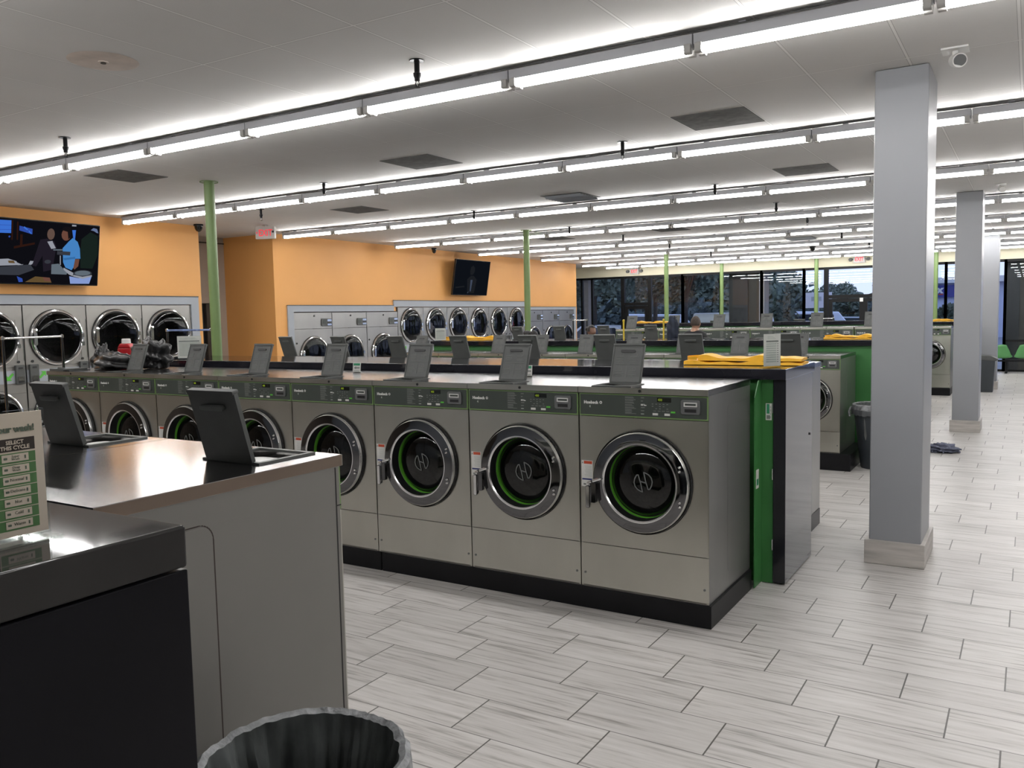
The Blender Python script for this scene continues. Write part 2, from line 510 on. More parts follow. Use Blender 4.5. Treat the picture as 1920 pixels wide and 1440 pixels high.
SC.cycles.sample_clamp_indirect = 4.0

CZ = 3.35          # ceiling height
YW = 22.75         # window wall
def wp(y, off=0.0):    # a point on the orange wall (it runs a touch off square)
    return (-10.47 - .0345 * y + off, y)
WROT = R(90) + math.atan(.0345)

exec_parts = []
# ================================================================== SETTING
struct(MB().box(-13.4, 7, -7.5, 23.2, -.12, 0, 'floor').build('floor'))
struct(MB().box(-13.4, 7, -7.5, 23.2, CZ, CZ + .06, 'ceil').build('ceiling'))
struct(MB().box(6.6, 6.8, -7.5, 22.75, 0, CZ, 'ventgrey').build('wall_right'))
struct(MB().box(-13.4, 6.8, -7.5, -7.3, 0, CZ, 'greytrim').build('wall_near'))
struct(MB().box(-13.4, -13.2, -7.3, 22.75, 0, CZ, 'beige').build('wall_outer'))

def wseg(mb, y0, y1, z0, z1, k, off0=-.14, off1=0.0):
    a, b = wp(y0, off1), wp(y1, off1); c, d = wp(y1, off0), wp(y0, off0)
    mb.prism([a, b, c, d], z0, z1, k)
    return mb
wl = MB()
wseg(wl, -7.3, .2, 0, CZ, 'brownwall'); wseg(wl, .2, 1.90, 0, CZ, 'orange'); wseg(wl, 1.90, 5.70, 2.062, CZ, 'orange'); wseg(wl, 5.70, 5.886, 0, CZ, 'orange')
struct(wl.build('wall_left'))
wl = MB()
wseg(wl, 7.541, 7.93, 0, CZ, 'orange'); wseg(wl, 7.93, 11.15, 1.925, CZ, 'orange')
wseg(wl, 11.15, 17.12, 2.015, CZ, 'orange'); wseg(wl, 17.12, 20.34, 1.925, CZ, 'orange'); wseg(wl, 20.34, 20.49, 0, CZ, 'orange')
struct(wl.build('wall_left_far'))
mb = MB()
mb.box(-13.2, -10.675, 5.74, 5.885, 0, CZ, 'beige')
struct(mb.build('wall_corridor_near'))
mb = MB(); mb.box(-12.05, -10.735, 7.542, 7.70, 0, CZ, 'orange')
struct(mb.build('wall_corridor_far'))
mb = MB()
mb.box(-12.2, -12.05, 5.886, 7.7, 2.12, CZ, 'beige'); mb.box(-12.2, -12.05, 7.3, 7.7, 0, 2.12, 'beige')
mb.box(-12.05, -12.03, 5.886, 7.54, 3.23, 3.25, 'brown')
struct(mb.build('wall_corridor_end'))
d = struct(MB().box(-12.16, -12.10, 5.90, 7.05, 0.005, 2.11, 'darkpier').build('door_3'))
struct(MB().box(-12.20, -12.04, 7.07, 7.29, 0.005, 2.11, 'brown').build('door_frame', d))
struct(MB().box(-13.2, -11.19, 20.35, 20.49, 0, CZ, 'beige').build('wall_return'))
struct(MB().box(-12.75, -12.5, 20.5, 22.75, 0, CZ, 'beige').build('wall_side_far'))
struct(MB().box(-13.2, 6.8, YW, YW + .2, 3.0, CZ, 'cream').build('wall_window_header'))

# grey painted surrounds around the dryer banks
def surround(name, spans, y0, y1):
    mb = MB()
    for (a, b, ztop, zd) in spans:
        wseg(mb, a, b, zd, ztop, 'greytrim', 0.002, .03)
    wseg(mb, y0, spans[0][0] + .15, 0, spans[0][3], 'greytrim', .002, .03)
    wseg(mb, spans[-1][1] - .15, y1, 0, spans[-1][3], 'greytrim', .002, .03)
    e = MB()
    for (a, b, ztop, zd) in spans:
        wseg(e, a, b, ztop, ztop + .016, 'ventgrey', .002, .036)
    o = struct(mb.build(name))
    struct(e.build('trim_edge', o))
    return o
surround('trim_1', [(1.80, 5.80, 2.18, 2.06)], 1.80, 5.80)
surround('trim_2', [(7.83, 11.05, 2.04, 1.925), (11.05, 17.08, 2.15, 2.018), (17.08, 20.38, 2.0, 1.925)], 7.83, 20.38)

# window wall -------------------------------------------------------
def window(n, x0, x1, mull=(), transom=None, low=None, z0=.06):
    fr = MB()
    t = .035
    fr.box(x0, x1, YW + .02, YW + .12, 2.93, 3.0, 'frame'); fr.box(x0, x1, YW + .02, YW + .12, 0, z0, 'frame')
    for x in (x0, x1): fr.box(x - t, x + t, YW + .015, YW + .125, 0, 3.0, 'frame')
    for x in mull: fr.box(x - t, x + t, YW + .02, YW + .12, 0, 3.0, 'frame')
    if low: fr.box(x0, x1, YW + .02, YW + .12, low - .06, low, 'frame')
    if transom: fr.box(x0, x1, YW + .02, YW + .12, transom - .05, transom + .05, 'frame')
    o = struct(fr.build('window_%d' % n))
    p = struct(MB().box(x0 + t, x1 - t, YW + .065, YW + .071, z0, 2.93, 'wglass').build('window_pane', o))
    return o
window(1, -12.46, -10.64, (-12.14, -11.75), low=.5)
window(2, -9.63, -8.53)
window(3, -8.53, -7.28)
window(4, -7.28, -6.0)
window(5, -6.0, -4.74)
window(6, -4.74, -4.13)
window(7, -2.0, -.95)
window(8, -.95, .47)
window(9, .47, 2.6, low=.86)
window(10, 2.6, 4.7)
window(11, 4.7, 6.6)
def door(n, x0, x1, leaves, tz):
    fr = MB()
    fr.box(x0, x1, YW + .02, YW + .12, 2.93, 3.0, 'frame')
    fr.box(x0, x1, YW + .015, YW + .12, tz - .05, tz + .05, 'frame')
    for x in (x0, x1): fr.box(x - .03, x + .03, YW + .01, YW + .13, 0, 3.0, 'frame')
    o = struct(fr.build('door_%d' % n))
    struct(MB().box(x0 + .03, x1 - .03, YW + .065, YW + .071, tz + .05, 2.93, 'wglass').build('transom_pane', o))
    w = (x1 - x0 - .08) / leaves
    for i in range(leaves):
        a = x0 + .04 + i * w
        lf = MB()
        lf.box(a, a + .11, YW + .03, YW + .10, .02, tz - .06, 'frame').box(a + w - .11, a + w, YW + .03, YW + .10, .02, tz - .06, 'frame')
        lf.box(a + .11, a + w - .11, YW + .03, YW + .10, .02, .24, 'frame').box(a + .11, a + w - .11, YW + .03, YW + .10, tz - .16, tz - .06, 'frame')
        l = struct(lf.build('door_leaf', o))
        struct(MB().box(a + .11, a + w - .11, YW + .062, YW + .068, .24, tz - .16, 'wglass').build('door_pane', l))
        struct(MB().cyl((a + w - .16, YW - .0, .95), (a + w - .16, YW - .0, 1.25), .012, 'chrome_b').box(a + w - .17, a + w - .05, YW - .01, YW + .03, .96, .98, 'chrome_b').box(a + w - .17, a + w - .05, YW - .01, YW + .03, 1.22, 1.24, 'chrome_b').build('door_handle', l))
        if n == 2 and i == 0: struct(MB().box(a + w - .10, a + w - .01, YW - .0, YW + .03, tz - .16, tz - .05, 'white').build('door_sensor', l))
door(1, -10.58, -9.68, 1, 2.07)
door(2, -4.07, -2.06, 2, 2.13)

# columns and poles --------------------------------------------------
def gcol(y0, label):
    o = MB().box(.148, .478, y0 + .02, y0 + .56, .15, CZ - .001, 'column').build('column', bevel=.012)
    tag(o, label, 'column', 'square grey columns', 'structure')
    b = MB()
    pr = [(0, 0), (.022, 0), (.022, .15), (0, .165)]
    b.prism([(.122, y0 - .004), (.504, y0 - .004), (.504, y0 + .584), (.122, y0 + .584)], 0, .165, 'stone')
    bo = b.build('column_base', o, bevel=.004)
    bo['kind'] = 'structure'
for y0, lab in ((2.752, 'square grey painted column beside the end of the first washer island'), (9.95, 'second square grey column, beyond the second washer island'), (17.15, 'third square grey column, beside the green chairs near the windows')):
    gcol(y0, lab)
for i, (x, y, lab) in enumerate([(-6.87, 3.04, 'pale green steel pole in front of the corridor opening'), (-6.965, 10.25, 'pale green pole in front of the second dryer bank'),
        (-6.987, 17.4, 'pale green pole in front of the window beside the glass door'), (-7.10, 22.35, 'pale green pole standing against the dark exterior pier'),
        (-4.29, 22.35, 'pale green pole between two windows beside the double door'), (-1.165, 22.35, 'pale green pole partly hidden by the big grey column')]):
    mb = MB().cyl((0, 0, 0), (0, 0, CZ - .005), .057, 'polegreen', n=20)
    mb.lathe([(.10, CZ - .012), (.10, CZ - .003)], (0, 0, 0), 'polegreen', 'z', 20)
    o = mb.build('green_pole', smooth=True)
    o.location = (x, y, 0)
    tag(o, lab, 'pole', 'pale green poles')

# ================================================================== CEILING FIXTURES
def light_proto():
    t = thing('strip_light', '', 'light', (0, 0, 0), 0, 'fluorescent strip lights')
    W = 1.215
    h = MB().box(.004, W - .004, -.046, .046, 3.264, 3.322, 'housing')
    h.prism([(-.046, 3.264), (.046, 3.264), (.014, 3.250), (-.014, 3.250)], .004, W - .004, 'housing', 'x')
    h.box(.25, .29, -.02, .02, 3.318, CZ - .001, 'housing').box(W - .29, W - .25, -.02, .02, 3.318, CZ - .001, 'housing')
    h.build('housing', t)
    for s in (-1, 1):
        MB().cyl((.05, s * .034, 3.240), (W - .05, s * .034, 3.240), .0142, 'tube', n=10, caps=False).build('tube', t, smooth=True)
    for x0 in (.012, W - .05):
        so = MB()
        for s in (-1, 1): so.rbox(x0, x0 + .038, s * .034 - .021, s * .034 + .021, 3.216, 3.272, .012, 'socket', 'x')
        so.box(x0, x0 + .038, -.03, .03, 3.250, 3.270, 'socket')
        so.build('socket', t)
    return t
LP = None
STRIPS = [-1.76, 1.29, 4.30, 7.42, 10.53, 13.65, 16.70, 20.05, 21.75]  # first row is out of view, added for light and reflections
rown = ['row above the camera', 'first ceiling row', 'second ceiling row', 'third ceiling row', 'fourth ceiling row', 'fifth ceiling row', 'sixth ceiling row', 'seventh ceiling row', 'ceiling row along the windows']
for r, y in enumerate(STRIPS):
    x0 = -10.30 if r < 7 else -10.9
    if r >= 7: x0 = (-10.75, -10.75)[r - 7]
    for i in range(13):  # last few of each row lie out of view, extended for light
        lab = 'twin-tube fluorescent strip light, %s from the orange wall in the %s' % (ORD[i], rown[r])
        if LP is None:
            LP = light_proto(); o = LP
        else:
            o = dup(LP)
        o.location = (x0 + i * 1.2155, y, 0); o['label'] = lab
    # sagging black cable along the row, doubling as the dark shadow gap
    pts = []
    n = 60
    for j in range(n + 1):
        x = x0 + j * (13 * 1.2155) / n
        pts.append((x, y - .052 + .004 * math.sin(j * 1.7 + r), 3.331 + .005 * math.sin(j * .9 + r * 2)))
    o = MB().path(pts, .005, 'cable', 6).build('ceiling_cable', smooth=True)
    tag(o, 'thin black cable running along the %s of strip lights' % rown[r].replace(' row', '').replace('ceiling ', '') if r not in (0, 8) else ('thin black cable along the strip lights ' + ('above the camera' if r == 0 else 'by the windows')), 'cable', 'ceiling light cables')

def vent_proto(kind):
    t = thing('ceiling_vent', '', 'vent', (0, 0, 0), 0, 'ceiling air vents')
    MB().box(-.30, .30, -.30, .30, CZ - .006, CZ - .001, 'ventdark').build('vent_plate', t)
    if kind == 0:
        m = MB()
        for r in (.20, .14, .07): m.lathe([(r + .03, CZ - .0062), (r + .012, CZ - .0085), (r, CZ - .0065)], (0, 0, 0), 'ventdark', 'z', 28)
        m.build('diffuser_ring', t, smooth=True)
    else:
        m = MB()
        for i in range(7):
            y = -.24 + i * .08
            m.face([(-.27, y, CZ - .005), (.27, y, CZ - .005), (.27, y + .055, CZ - .035), (-.27, y + .055, CZ - .035)], 'greytrim')
        m.build('louvre', t)
    return t
V0, V1 = vent_proto(0), vent_proto(1)
vents = [(-1.16, 3.52, 0, 'square grey ceiling vent between first and second light rows, beside the big column'),
         (-4.25, 3.55, 0, 'square grey ceiling vent between first and second light rows, mid-ceiling'),
         (-7.25, 2.27, 0, 'square grey ceiling vent nearest above the large television and green pole'),
         (-1.14, 6.62, 0, 'square grey ceiling vent just in front of the third light row'),
         (-7.28, 6.02, 0, 'square grey ceiling vent in front of the corridor exit sign'),
         (-4.24, 6.80, 1, 'louvred ceiling vent in front of the third light row'),
         (-7.40, 12.2, 0, 'distant grey ceiling vent above the second television'),
         (-4.85, 12.1, 0, 'distant grey ceiling vent between fourth and fifth light rows'),
         (-3.3, 16.0, 1, 'distant louvred vent before the sixth light row'),
         (-2.9, 18.4, 1, 'distant louvred vent beside the black dome camera')]
us = set()
for x, y, k, lab in vents:
    pr = (V0, V1)[k]
    o = pr if k not in us else dup(pr)
    us.add(k)
    o.location = (x, y, 0); o['label'] = lab

def sprinkler_proto():
    t = thing('sprinkler', '', 'sprinkler', (0, 0, 0), 0, 'black ceiling sprinklers')
    MB().lathe([(.001, CZ - .004), (.045, CZ - .006), (.048, CZ - .001)], (0, 0, 0), 'black', 'z', 20).build('escutcheon', t, smooth=True)
    MB().lathe([(.017, CZ - .005), (.017, 3.275), (.024, 3.272), (.023, 3.255), (.017, 3.24), (.017, 3.225), (.001, 3.224)], (0, 0, 0), 'black', 'z', 16).build('pipe', t, smooth=True)
    m = MB()
    for s in (-1, 1): m.path([(s * .008, 0, 3.226), (s * .015, 0, 3.21), (s * .004, 0, 3.19)], .0025, 'black', 6)
    m.cyl((0, 0, 3.226), (0, 0, 3.19), .003, 'white', n=6).cyl((0, 0, 3.190), (0, 0, 3.186), .017, 'black', n=14)
    m.build('sprinkler_head', t, smooth=True)
    return t
SP = sprinkler_proto()
sp = [(-2.19, .82), (-5.93, .81), (-2.185, 3.895), (-5.96, 3.92), (-2.33, 7.03), (-6.08, 7.21), (-8.27, 5.06), (-2.17, 9.38), (-6.07, 10.27), (-2.18, 11.47), (-5.97, 12.41), (-5.97, 14.98), (-2.32, 15.28), (-8.5, 16.9), (-6.2, 18.6), (-2.17, 17.8)]
spl = ['above the third washer, in front of the first light row', 'above the large television side, in front of the first light row', 'before the second light row, beside the column', 'before the second light row, near the green pole', 'before the third light row, nearer the column',
       'before the third light row, nearer the orange wall', 'beside the corridor exit sign', 'before the fourth light row, nearer the column', 'before the fourth light row, near the television', 'just past the fourth light row', 'between fourth and fifth light rows over the dryers',
       'before the sixth light row', 'near the column past the fifth light row', 'over the far dryers', 'before the window light row', 'behind the big column edge']
for i, ((x, y), l) in enumerate(zip(sp, spl)):
    o = SP if i == 0 else dup(SP)
    o.location = (x, y, 0); o['label'] = 'black pendant sprinkler ' + l
o = MB().lathe([(.001, CZ - .010), (.028, CZ - .010), (.03, CZ - .005), (.19, CZ - .003), (.20, CZ - .001)], (0, 0, 0), 'stain', 'z', 36).build('ceiling_cover_plate', smooth=True)
MB().cyl((0, 0, CZ - .016), (0, 0, CZ - .009), .016, 'brown', n=12).build('center_hole', o)
o.location = (-3.73, -.26, 0)
tag(o, 'round stained cover plate on the ceiling with a dark centre hole', 'ceiling plate')
def dome(x, y, lab, r=.075):
    t = thing('dome_camera', lab, 'camera', (x, y, 0), 0, 'black dome cameras')
    MB().cyl((0, 0, CZ - .03), (0, 0, CZ - .001), r, 'black', n=20).build('mount', t, smooth=True)
    MB().lathe([(r * .85, CZ - .03), (r * .8, CZ - .07), (r * .5, CZ - .11), (.001, CZ - .125)], (0, 0, 0), 'dispblack', 'z', 20).build('dome', t, smooth=True)
dome(-10.45, 5.72, 'black dome camera at the corner beside the corridor opening')
dome(-3.65, 18.8, 'black dome camera in front of the window light row')
dome(-10.62, 12.3, 'small black dome camera on the ceiling above the second television', .06)
# bullet camera on a square plate by the column
t = thing('spot_camera', 'white spot camera on a square ceiling plate beside the big grey column', 'camera', (.64, 2.56, 0))
MB().box(-.075, .075, -.075, .075, CZ - .012, CZ - .001, 'white').build('mounting_plate', t)
MB().cyl((0, 0, CZ - .012), (0, 0, CZ - .05), .018, 'white', n=12).build('arm', t, smooth=True)
MB().cyl((-.0, .05, CZ - .055), (.03, -.06, CZ - .085), .042, 'white', n=20).cyl((.029, -.055, CZ - .083), (.031, -.064, CZ - .087), .035, 'coin', n=20).build('camera_body', t, smooth=True)
t = thing('spot_camera', 'distant spot camera on the ceiling beside the second grey column', 'camera', (.70, 9.45, 0))
MB().box(-.06, .06, -.06, .06, CZ - .012, CZ - .001, 'white').build('mounting_plate', t)
MB().cyl((0, 0, CZ - .012), (0, 0, CZ - .05), .018, 'white', n=12).build('arm', t, smooth=True)
MB().cyl((0, .05, CZ - .05), (.02, -.06, CZ - .08), .038, 'white', n=16).build('camera_body', t, smooth=True)

# exit signs
def exit_sign(lab, loc, rz, w, h, arrow=False, lamps=False, hang=True):
    t = thing('exit_sign', lab, 'sign', loc, rz)
    MB().rbox(-w / 2, w / 2, -.03, .03, 0, h, .012, 'exitbody', 'y').build('housing', t, bevel=.003)
    text('EXIT', h * .72, 'exitred', 'exit_lettering', t, (.0 if not arrow else w * .03, -.0315, h * .24), align='CENTER', bold=h * .014, sx=.86 * w / h / 1.75)
    if arrow:
        MB().prism([(-w * .47, h * .5), (-w * .40, h * .60), (-w * .40, h * .40)], -.033, -.03, 'exitred', 'y').build('arrow', t)
        MB().cyl((w * .43, -.034, h * .55), (w * .43, -.03, h * .55), h * .09, 'black', n=14).build('test_button', t)
    if lamps:
        for s in (-1, 1):
            MB().cyl((s * w / 2, 0, h * .5), (s * (w / 2 + .05), 0, h * .5), .02, 'coin', n=10).cyl((s * (w / 2 + .08), .03, h * .5), (s * (w / 2 + .08), -.05, h * .46), .05, 'ventgrey', n=14).build('lamp_head', t, smooth=True)
    if hang:
        MB().cyl((0, 0, h), (0, 0, CZ - loc[2] - .002), .012, 'exitbody', n=10).cyl((0, 0, CZ - loc[2] - .012), (0, 0, CZ - loc[2] - .001), .05, 'exitbody', n=16).build('canopy', t, smooth=True)
    return t
exit_sign('red and white exit sign with arrow hanging before the corridor', (-9.76, 6.5, 3.12), R(20), .34, .205, arrow=True)
exit_sign('small exit sign with lamp heads above the single glass door', (-10.15, YW - .04, 3.05), 0, .32, .21, lamps=True, hang=False)
exit_sign('exit sign with lamp heads above the double glass door', (-3.18, YW - .04, 3.08), 0, .32, .22, lamps=True, hang=False)
# ================================================================== WASHERS
def arcpts(cx, cz, r, a0, a1, n=10):
    return [(cx + r * math.cos(R(a0 + (a1 - a0) * i / n)), cz + r * math.sin(R(a0 + (a1 - a0) * i / n))) for i in range(n + 1)]

def ribbon(mb, pts, w, y, k, th=.002):
    """flat ribbon of width w along 2D pts in the xz plane"""
    for (a, b) in zip(pts[:-1], pts[1:]):
        d = Vector((b[0] - a[0], b[1] - a[1])); L = d.length
        if L < 1e-6: continue
        d /= L; nrm = Vector((-d.y, d.x)) * w / 2; e = d * w * .18
        q = [(a[0] - e.x + nrm.x, a[1] - e.y + nrm.y), (b[0] + e.x + nrm.x, b[1] + e.y + nrm.y), (b[0] + e.x - nrm.x, b[1] + e.y - nrm.y), (a[0] - e.x - nrm.x, a[1] - e.y - nrm.y)]
        mb.face([(p[0], y, p[1]) for p in q], k)

def make_lid(parent, lx, hy, h, open_=True, w=.205, L=.245, lean=19):
    m = MB()
    m.rbox(-w / 2, w / 2, 0, .014, 0, L, .008, 'lid', 'y')
    # inside relief (faces the operator)
    m.box(-w / 2 + .006, w / 2 - .006, -.004, 0, .006, .010, 'lid').box(-w / 2 + .006, w / 2 - .006, -.004, 0, L - .010, L - .006, 'lid')
    for s in (-1, 1): m.box(s * (w / 2 - .010), s * (w / 2 - .006), -.004, 0, .006, L - .006, 'lid')
    m.rbox(-.048, .048, -.005, .001, L - .052, L - .036, .007, 'rubber', 'y')
    rr = random.Random(3)
    m.box(-.075, .075, -.0015, 0, .116, .119, 'lid_hi'); m.box(-.003, .003, -.0015, 0, .03, .112, 'lid_hi')
    for cx, cz in ((-.045, .155), (.045, .155), (-.045, .065), (.045, .065)):
        for q in range(4):
            m.box(cx - .03, cx + .012 + rr.random() * .02, -.0015, 0, cz - .022 + q * .010, cz - .018 + q * .010, 'lid_hi')
        c = arcpts(cx + .006, cz + .024, .012, 0, 360, 12)
        for a, b in zip(c[:-1], c[1:]): m.face([(a[0], -.0015, a[1]), (b[0], -.0015, b[1]), (cx + (b[0] - cx) * .8, -.0015, cz + .024 + (b[1] - cz - .024) * .8), (cx + (a[0] - cx) * .8, -.0015, cz + .024 + (a[1] - cz - .024) * .8)], 'lid_hi')
    o = m.build('dispenser_lid', parent, smooth=True)
    hm = MB()
    hm.rbox(-.05, .05, .013, .028, L - .056, L - .040, .007, 'lid_hi', 'y')
    hm.build('lid_handle', o, bevel=.003)
    MB().rbox(-w / 2, w / 2, -.004, .018, L - .008, L + .004, .004, 'lid', 'y').build('lid_edge', o, smooth=True)
    o.location = (lx, hy, h + .006)
    o.rotation_euler = (R(-lean), 0, 0) if open_ else (R(90), 0, 0)
    return o

def make_washer(w, h, k, depth=.80, lid_w=.205, lean=19, hinge=.215, groove=False, lid_l=.245):
    """front faces -y, base centre of the front edge at the origin"""
    s = w / .797
    hw = w / 2 - .003
    t = thing('washing_machine', '', 'washing machine', (0, 0, 0), 0)
    zt = h - .036                       # underside of the top
    zp = h - .173 * (h - k) / 1.21      # bottom of control panel
    zs = k + .268 * (h - k) / 1.21      # lower seam
    zc = k + .664 * (h - k) / 1.21
    ro = .305 * min(s, (h - k) / 1.21)
    c = MB()
    c.box(-hw, -hw + .012, .004, depth, k, zt, 'steel_side').box(hw - .012, hw, .004, depth, k, zt, 'steel_side')
    c.box(-hw + .012, hw - .012, depth - .01, depth, k, zt, 'steel_side').box(-hw + .012, hw - .012, .0, depth - .01, k, k + .01, 'steel_side')
    c.box(-hw + .012, hw - .012, .02, depth - .01, zt - .01, zt - .001, 'steel_side')
    for sx in (-1, 1): c.rbox(sx * (hw - .0005) - .0015, sx * (hw - .0005) + .0015, depth * .42, depth * .95, k + .1, zt - .08, .03, 'steel_side', 'x')
    c.build('cabinet', t)
    if groove:
        gm = MB()
        for sx in (-1,):
            x0, x1 = sx * hw - .0012, sx * hw + .0012
            yy, zt2, r = .492, 1.235, .045
            gm.box(x0, x1, yy - .002, yy + .002, k + .02, zt2 - r, 'signbrown')
            arc = [(yy + r - r * math.cos(PI / 2 * i / 8), zt2 - r + r * math.sin(PI / 2 * i / 8)) for i in range(9)]
            for (ya, za), (yb_, zb) in zip(arc[:-1], arc[1:]):
                gm.face([(sx * (hw + .0012), ya - .0015, za - .001), (sx * (hw + .0012), yb_ - .0015, zb + .0015), (sx * (hw + .0012), yb_ + .0015, zb - .0015), (sx * (hw + .0012), ya + .0025, za - .001)], 'signbrown')
            gm.box(x0, x1, yy + r, depth - .02, zt2 - .002, zt2 + .001, 'signbrown')
            gm.box(x0, x1, .018, .022, k + .004, zt - .002, 'rubber').box(x0, x1, .0, .018, 1.182, 1.186, 'rubber')
        gm.build('panel_seams', t)
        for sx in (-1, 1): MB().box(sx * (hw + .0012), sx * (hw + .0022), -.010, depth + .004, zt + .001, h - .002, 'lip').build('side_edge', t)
    fp = MB()
    fp.plate_hole(-hw, hw, zs + .004, zp - .003, 0, zc, ro * .86, 0, 'steel')
    fp.box(-hw, -hw + .004, 0, .004, zs + .004, zp - .003, 'steel').box(hw - .004, hw, 0, .004, zs + .004, zp - .003, 'steel')
    fp.box(-hw, hw, .0, .012, zs + .002, zs + .004, 'steel')
    fp.build('front_panel', t)
    lp = MB().box(-hw, hw, 0, .012, k + .002, zs - .002, 'steel')
    for sx in (-1, 1): lp.cyl((sx * (hw - .025), 0, k + .05 + .035), (sx * (hw - .025), -.004, k + .05 + .035), .007, 'coin', n=10)
    lp.build('lower_panel', t)
    # top with the dispenser opening
    lx, fy0, fy1 = -.197 * s, .022, hinge
    tw = lid_w / 2 + .018
    tp = MB()
    yb = depth + .004
    for (x0, x1, y0, y1) in ((-hw - .001, lx - tw, -.010, yb), (lx + tw, hw + .001, -.010, yb), (lx - tw, lx + tw, -.010, fy0), (lx - tw, lx + tw, fy1, yb)):
        tp.box(x0, x1, y0, y1, zt, h, 'steel_top')
    tpo = tp.build('top_panel', t)
    MB().box(-hw - .0015, hw + .0015, -.0125, -.0101, zt + .001, h - .001, 'steel').build('front_edge', tpo)
    MB().cyl((-.004, -.013, h - .018), (-.004, -.016, h - .018), .0085, 'rubber', n=14).build('key_lock', tpo)
    tr = MB()
    tr.box(lx - tw, lx + tw, fy0, fy1, h - .034, h - .030, 'tray_black')
    tr.rbox(lx - tw * .78, lx + tw * .78, fy0 + .03, fy1 - .035, h - .030, h - .018, .03, 'white')
    b = .012
    tr.box(lx - tw - .006, lx - tw + b, fy0 - .006, fy1 + .006, h - .002, h + .006, 'lid').box(lx + tw - b, lx + tw + .006, fy0 - .006, fy1 + .006, h - .002, h + .006, 'lid')
    tr.box(lx - tw + b, lx + tw - b, fy0 - .006, fy0 + b, h - .002, h + .006, 'lid').box(lx - tw + b, lx + tw - b, fy1 - b, fy1 + .006, h - .002, h + .006, 'lid')
    tr.build('soap_dispenser', t)
    make_lid(t, lx, fy1 - .004, h, True, lid_w, lid_l, lean)
    # control panel
    cp = MB().box(-hw + .002, hw - .002, -.003, .012, zp + .001, zt - .002, 'greenline')
    ph = zt - zp
    cp.rbox(-hw + .009, hw - .009, -.006, -.002, zp + .009, zt - .009, .004, 'panelgrey', 'y')
    co = cp.build('control_panel', t)
    z = lambda v: zp + (v - 1.17) / .137 * ph
    yT = -.0064
    text('Huebsch', .024 * s, 'white', 'brand_lettering', co, (-.362 * s, yT, z(1.243)), bold=.0012 * s, sx=1.0, spacing=1.1)
    em = MB()
    em.lathe([(.0085 * s, 0), (.0045 * s, -.0006), (.0045 * s, .0006)], (-.252 * s, yT - .0004, z(1.2515)), 'white', 'y', 16)
    em.build('brand_emblem', co)
    text('4', .020 * s, 'inkl', 'printed_mark', co, (-.328 * s, yT, z(1.220)), bold=.0004)
    pr = MB()
    rr = random.Random(11)
    for i in range(7):
        zz = z(1.288) - i * .0148 * ph / .137
        pr.box(-.098 * s, (-.06 + rr.random() * .03) * s, yT - .0006, yT, zz, zz + .0028, 'ink')
        pr.box(-.098 * s, (-.07 + rr.random() * .05) * s, yT - .0006, yT, zz - .006, zz - .0036, 'ink')
    for i in range(6):
        zz = z(1.285) - i * .0185 * ph / .137
        pr.box(.0, .012 + rr.random() * .012, yT - .0006, yT, zz, zz + .004, 'inkl' if i in (2, 5) else 'ink')
    pr.box(.0, .014, yT - .0006, yT, z(1.243), z(1.248), 'white').box(.018, .034, yT - .0006, yT, z(1.242), z(1.247), 'white')
    for i in range(5):
        for j in range(3):
            if (i + j) % 3 != 2 or j == 0: pr.box((.066 + i * .022) * s, (.076 + i * .022) * s, yT - .0006, yT, z(1.252) - j * .013, z(1.252) - j * .013 + .0035, 'ink')
    for i in range(4):
        pr.box((.075 + i * .026) * s, (.093 + i * .026) * s, yT - .0005, yT, z(1.213), z(1.216), 'ink')
    pr.build('printed_legend', co)
    MB().box(.098 * s, .182 * s, yT - .001, yT, z(1.266), z(1.291), 'dispblack').build('display', co)
    text('400', .021 * s, 'seg', 'display_digits', co, (.104 * s, yT - .0012, z(1.2715)), sx=.75, spacing=1.1)
    for x0 in (.072, .143): MB().box(x0 * s, (x0 + .032) * s, yT - .003, yT, z(1.190), z(1.2025), 'label').build('button', co)
    MB().box(.180 * s, .207 * s, yT - .002, yT, z(1.206), z(1.2155), 'arrowgreen').build('start_button', co)
    # coin slide
    cs = MB().rbox(.240 * s, .352 * s, -.016, -.004, z(1.203), z(1.284), .012, 'coin', 'y')
    cso = cs.build('coin_slide', t, bevel=.003)
    wd = MB()
    x0, x1, z0, z1 = .260 * s, .336 * s, z(1.247), z(1.271)
    wd.box(x0, x1, -.022, -.015, z0, z0 + .006, 'white').box(x0, x1, -.022, -.015, z1 - .006, z1, 'white').box(x0, x0 + .006, -.022, -.015, z0, z1, 'white').box(x1 - .006, x1, -.022, -.015, z0, z1, 'white')
    wd.box(x0 + .006, x1 - .006, -.018, -.016, z0 + .006, z1 - .006, 'panelgrey')
    wd.build('coin_window', cso)
    MB().box(.264 * s, .330 * s, -.0185, -.015, z(1.216), z(1.234), 'rubber').build('coin_slot', cso)
    # warning sticker
    q = ro / .305
    sx0, sx1, sz0, sz1 = -hw + .009, -hw + .009 + .074 * s, zc - .055 * q, zc + .103 * q
    wlm = MB().box(sx0, sx1, -.0012, 0, sz0, sz1, 'label')
    H = sz1 - sz0
    wlm.box(sx0 + .016, sx1 - .004, -.0016, -.0012, sz1 - .13 * H, sz1 - .02 * H, 'red')
    wlm.prism([(sx0 + .002, sz1 - .12 * H), (sx0 + .013, sz1 - .12 * H), (sx0 + .0075, sz1 - .04 * H)], -.0016, -.0012, 'ink', 'y')
    for i in range(8): wlm.box(sx0 + .02 + (i % 3) * .003, sx1 - .005, -.0016, -.0012, sz1 - (.22 + i * .055) * H, sz1 - (.205 + i * .055) * H, 'inkl')
    wlm.box(sx0 + .004, sx1 - .004, -.0016, -.0012, sz0 + .255 * H, sz0 + .315 * H, 'navy')
    for i in range(2): wlm.box(sx0 + .012 + i * .033, sx0 + .030 + i * .033, -.0016, -.0012, sz0 + .06 * H, sz0 + .12 * H, 'ink')
    wlm.build('warning_label', t)
